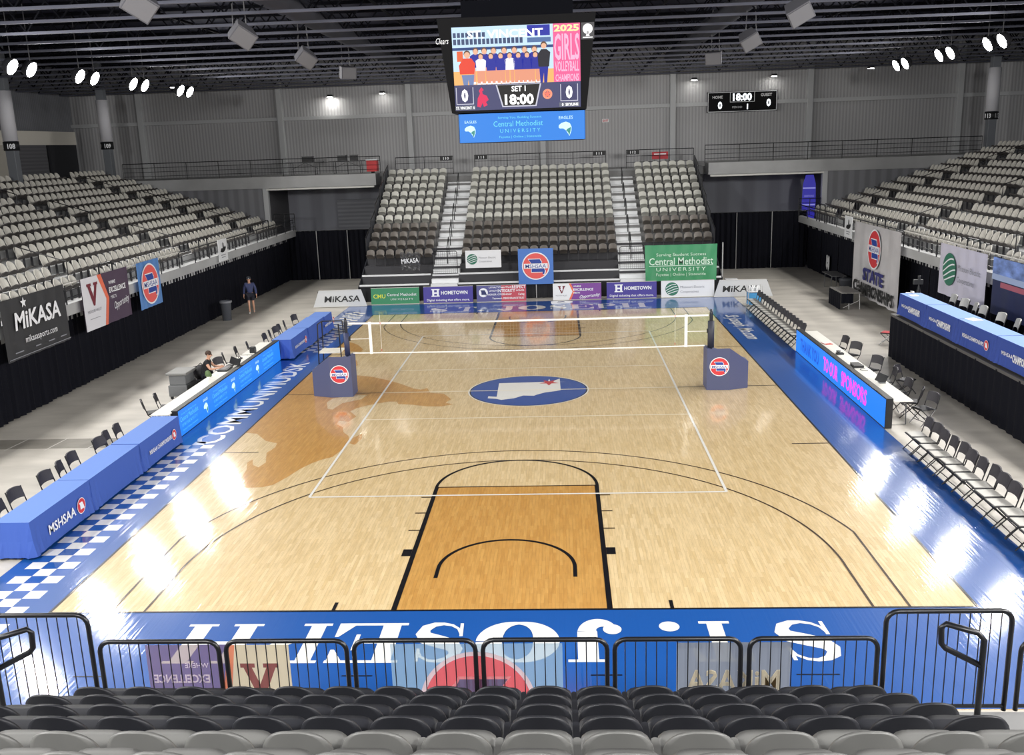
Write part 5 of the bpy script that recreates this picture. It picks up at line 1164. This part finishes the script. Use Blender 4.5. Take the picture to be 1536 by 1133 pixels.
poly(f,R4(-1.69,-1.06,1.69,-.4),gl('score_slate',(74,76,120),.9),.014,'score_strip'); poly(f,[(-.42,-1.0),(.5,-1.0),(.64,-.42),(-.58,-.42)],gl('edge_pale',(210,210,226),1.0),.016,'clock_edge'); poly(f,[(-.39,-.97),(.47,-.97),(.6,-.43),(-.54,-.43)],gl('clock_black',(8,8,12),.5),.018,'clock_panel')
SW = gl('white',(250,250,250),1.4)
text(f,'SET 1',.03,-.53,.14,SW,w=.38,z=.022,bold=.03); text(f,'18:00',.04,-.8,.26,SW,w=.78,z=.022,bold=.04)
for x in (-1.42,1.38):
    poly(f,R4(x-.235,-.9,x+.235,-.46),gl('edge_pale',(210,210,226),1.0),.016,'score_edge'); poly(f,R4(x-.215,-.88,x+.215,-.46),gl('score_box',(66,66,112),.9),.018,'score_box'); text(f,'0',x,-.66,.3,SW,w=.18,z=.022,bold=.05); poly(f,R4(x-.27,-1.04,x+.27,-.93),gl('score_foot',(120,124,140),.8),.017,'name_strip')
text(f,'ST. VINCENT  0',-1.42,-.985,.07,SW,w=.5,z=.022,bold=.03); text(f,'0  SKYLINE',1.4,-.985,.07,SW,w=.44,z=.022,bold=.03)
RG_ = gl('team_red',(226,40,90),1.1)
poly(f,[(-.95+x*.3,-.72+y*.3) for x,y in [(-.5,-.8),(-.42,-.1),(-.2,.3),(-.3,.55),(-.05,.85),(.15,.6),(.0,.5),(.05,.25),(.4,.1),(.55,-.25),(.3,-.45),(.45,-.7),(.1,-.85),(0,-.5),(-.2,-.9)]],RG_,.02,'team_logo_left')
MB().disc((.8,-.7),.13,.02).build('team_logo_right',gl('logo_orange',(236,150,120)),f); MB().disc((.8,-.7),.07,.022).build('team_logo_centre',gl('score_box',(66,66,112),.9),f); star((.8,-.7),.12,.024).build('team_logo_star',gl('rose2',(240,120,100)),f)
text(f,'Clears',-1.95,.74,.16,W_,w=.34,z=.01,shear=.3); poly(f,R4(1.72,.64,2.06,1.06),mat('plate_grey',(70,70,74),.5),.004,'sponsor_plate'); MB().disc((1.89,.9),.13,.008).build('sponsor_tree',W_,f); poly(f,[(1.84,.72),(1.94,.72),(1.91,.85),(1.87,.85)],W_,.008,'sponsor_trunk'); rect(f,1.89,.69,.26,.03,W_,.008,'sponsor_line')
t = thing('ribbon_board','blue LED ribbon ring with pale bird heads hanging under the video board','scoreboard',(.1,0,7.5))
frust(MB(),1.72,1.72,0,1.72,1.72,.78).build('housing',KAB,t); frust(MB(),1.2,1.2,.78,1.2,1.2,.799).build('hanger_frame',WEB,t)
RB_ = glow('ribbon_azure',(34,134,236),1.0); RT = glow('ribbon_text',(110,220,240),1.1)
for k in range(4):
    g = bpy.data.objects.new('ribbon_screen',None); COL.objects.link(g); g.parent = t
    a = k*PI/2; r = Vector((math.cos(a),math.sin(a),0)); u = Vector((0,0,1)); nn_ = r.cross(u); c = nn_*1.724+Vector((0,0,.39))
    g.matrix_local = Matrix(((r.x,u.x,nn_.x,c.x),(r.y,u.y,nn_.y,c.y),(r.z,u.z,nn_.z,c.z),(0,0,0,1)))
    rect(g,0,0,3.42,.76,RB_,.002,'ribbon_picture')
    if k == 0:
        text(g,'Serving You. Building Success.',-.05,.26,.06,RT,w=1.2); text(g,'Central Methodist',-.1,.1,.15,RT,w=1.35); text(g,'UNIVERSITY',-.05,-.09,.1,RT,w=1.1,sp=1.5); text(g,'Fayette | Online | Statewide',-.05,-.25,.06,RT,w=1.15)
        eagle(g,-1.4,-.04,.34,LEDW,LEDG); eagle(g,1.2,-.04,.4,LEDW,LEDG)
s_ = sign('wall_scoreboard','small wall scoreboard with white digits and frame on the back wall','scoreboard',(12.38,32.72,9.57),'F')
panel(s_,4.25,1.22,KAB,'cabinet',t=.25); b = MB()
for q in (R4(-2.1,-.59,2.1,-.55),R4(-2.1,.55,2.1,.59),R4(-2.1,-.59,-2.06,.59),R4(2.06,-.59,2.1,.59),R4(-.75,-.03,.75,.0),R4(-.75,0,-.72,.55),R4(.72,0,.75,.55)): b.flat(q,.004)
b.build('white_border',W_,s_)
SD = glow('digit',(244,250,255),1.6)
text(s_,'18:00',0,.28,.42,SD,w=1.15,z=.01,bold=.04); text(s_,'HOME',-1.5,.3,.17,W_,w=.62,bold=.02); text(s_,'GUEST',1.45,.36,.17,W_,w=.68,bold=.02)
text(s_,'0',-1.35,-.18,.42,SD,w=.26,z=.01,bold=.04); text(s_,'0',1.6,-.1,.42,SD,w=.26,z=.01,bold=.04); text(s_,'PERIOD',-.3,-.32,.12,W_,w=.6); text(s_,'1',.32,-.3,.32,SD,w=.07,z=.01,bold=.03)
# column wraps with section numbers
for x, y, no, lab in ((-25.5,17.8,'108','nearest white cloth wrap on a column, left stand'),(-25.5,27.9,'109','second white cloth wrap on a column, left corner by the mezzanine'),(25.5,28.3,'113','white cloth wrap on the column at the right corner')):
    t = thing('column_wrap',lab+', with number band','column wrap',(x,y,0),0,'white wraps on the columns')
    MB().lathe([(.34,8.4),(.34,10.75)],n=20).build('cloth_sleeve',mat('white_sleeve',(206,206,212),.7),t,smooth=True); MB().lathe([(.36,7.95),(.36,8.38)],n=20).build('number_band',BLK,t,smooth=True)
    for a in (-.9,.5):
        tx = text(t,no,0,0,.24,W_,w=.34,bold=.03); r = Vector((math.cos(a),math.sin(a),0)); n_ = Vector((math.sin(a),-math.cos(a),0)); c = n_*.365+Vector((0,0,8.16)); tx.matrix_local = Matrix(((r.x,0,n_.x,c.x),(r.y,0,n_.y,c.y),(r.z,1,n_.z,c.z),(0,0,0,1)))
# ================================================================ CEILING GEAR
SPK = mat('speaker_grey',(92,92,98),.7)
for x, y, lab in ((-8.26,.9,'left side, nearer of two angular ones'),(-8.37,8.6,'left side, middle one'),(-8.5,16.5,'left side, flat farthest one'),(-8.5,-5.7,'left side, cut by the picture top'),(8.07,.9,'right side, nearest'),(8.14,8.5,'right side, middle one'),(8.07,16.2,'right side, flat farthest one')):
    t = thing('ceiling_loudspeaker','grey hanging loudspeaker under the roof, '+lab,'loudspeaker',(x,y,10.85),(.5 if x < 0 else -.5),'loudspeakers under the roof')
    b = MB().prism([(-.36,-.26),(.36,-.26),(.26,.28),(-.26,.28)],-.24,.3)
    o = b.build('cabinet',SPK,t,bevel=.02); o.rotation_euler = (.6,.5 if x < 0 else -.5,.3) if y < 12 else (.2,0,.1)
    g_ = MB().box(-.32,-.28,-.2,.32,-.262,.26).build('grille',mat('grille_grey',(112,112,116),.7),o)
    MB().tube([(-.2,.1,.2),(-.12,.05,2.1)],.018,6).tube([(.2,.1,.2),(.12,.05,2.1)],.018,6).build('hanging_bracket',mat('bracket_grey',(80,80,84),.5),t)
def spot_rot(p, q): return (Vector(q)-Vector(p)).to_track_quat('-Z','Y').to_euler()
LENS = glow('lamp_lens',(255,252,244),60.)
YS = (-24,-18,-13,-8.4,-3.7,.9,5.8,10.6,15.45,20.9)
nm_ = {5.8:'nearest pair in view',10.6:'second pair',15.45:'third pair',20.9:'farthest pair',.9:'pair just out of view'}
for s, side in ((-1,'left'),(1,'right')):
    for y in YS:
        P = (s*17.7,y,10.5); T = (-s*1.5,y*.86,0)
        li = bpy.data.lights.new('floodlight_beam','AREA'); li.shape = 'RECTANGLE'; li.size = .42; li.size_y = 1.5; li.energy = POWER; li.color = (1,.975,.94); li.spread = PI*.8
        lo = bpy.data.objects.new('floodlight_beam',li); COL.objects.link(lo); lo.location = P; lo.rotation_euler = spot_rot(P,T)
        if y < 0: continue
        for d, w_ in ((-.62,'nearer'),(.62,'farther')):
            t = thing('floodlight','bright round floodlight, %s lamp of the %s on the %s' % (w_,nm_[y],side),'floodlight',(s*17.8,y+d,10.62),0,'floodlights of the %s row' % side)
            h_ = MB().lathe([(.1,.3),(.25,.2),(.31,0),(.31,-.03),(.285,-.03)],n=18,cap=(1,0)).build('lamp_housing',mat('lamp_housing',(60,60,64),.4),t,smooth=True); h_.rotation_euler = spot_rot(P,T)
            e_ = MB().lathe([(.001,-.02),(.28,-.02),(.28,.0),(.001,.0)],n=18).build('lens',LENS,t); e_.rotation_euler = spot_rot(P,T)
            MB().tube([(0,0,.2),(0,0,2.381)],.02,6).build('yoke',mat('lamp_housing',(60,60,64),.4),t)
for x, y, z, e, lab in ((-13.1,32.5,10.75,1,'bright round one left of the video board'),(-9.8,32.5,10.85,.3,'small one between the bright one and the video board'),(9.4,32.4,10.95,.3,'small one left of the wall scoreboard'),(14.2,32.4,11.0,.3,'small one above the wall scoreboard'),(-20.0,25,11.15,.2,'faint one high on the left'),(19.2,30,11.1,.3,'small one right of the wall scoreboard')):
    t = thing('wall_downlight','downlight at the roof edge, '+lab,'ceiling light',(x,y,z),0,'downlights by the back wall')
    MB().lathe([(.16,.1),(.2,0),(.2,-.04)],n=16).build('lamp_housing',mat('lamp_housing',(60,60,64),.4),t,smooth=True); MB().lathe([(.001,-.05),(.17,-.05),(.17,-.03)],n=16).build('lens',glow('downlight_lens_%d' % int(e*10),(255,252,244),130*e),t)
# fill lamps added out of view, lighting the near seats and far end
for x in (-5,7):
    li = bpy.data.lights.new('fill_light','AREA'); li.shape = 'DISK'; li.size = 1.6; li.energy = 420; li.color = (1,.985,.96); li.spread = 1.6
    lo = bpy.data.objects.new('fill_light',li); COL.objects.link(lo); lo.location = (x,-30.5,10.8); lo.rotation_euler = spot_rot(lo.location,(x*.3,-22.5,2.5))
for x in (-13,13):
    li = bpy.data.lights.new('fill_light','AREA'); li.shape = 'DISK'; li.size = 2.2; li.energy = FILL; li.color = (1,.985,.96)
    lo = bpy.data.objects.new('fill_light',li); COL.objects.link(lo); lo.location = (x,-24,10.6); lo.rotation_euler = spot_rot(lo.location,(-x*.3,30,8))
w = bpy.data.worlds.new('world'); SC.world = w; w.use_nodes = True
w.node_tree.nodes['Background'].inputs[0].default_value = (.5,.55,.65,1); w.node_tree.nodes['Background'].inputs[1].default_value = .2
SC.view_settings.view_transform = 'Standard'; SC.view_settings.look = 'None'; SC.view_settings.exposure = EXPO
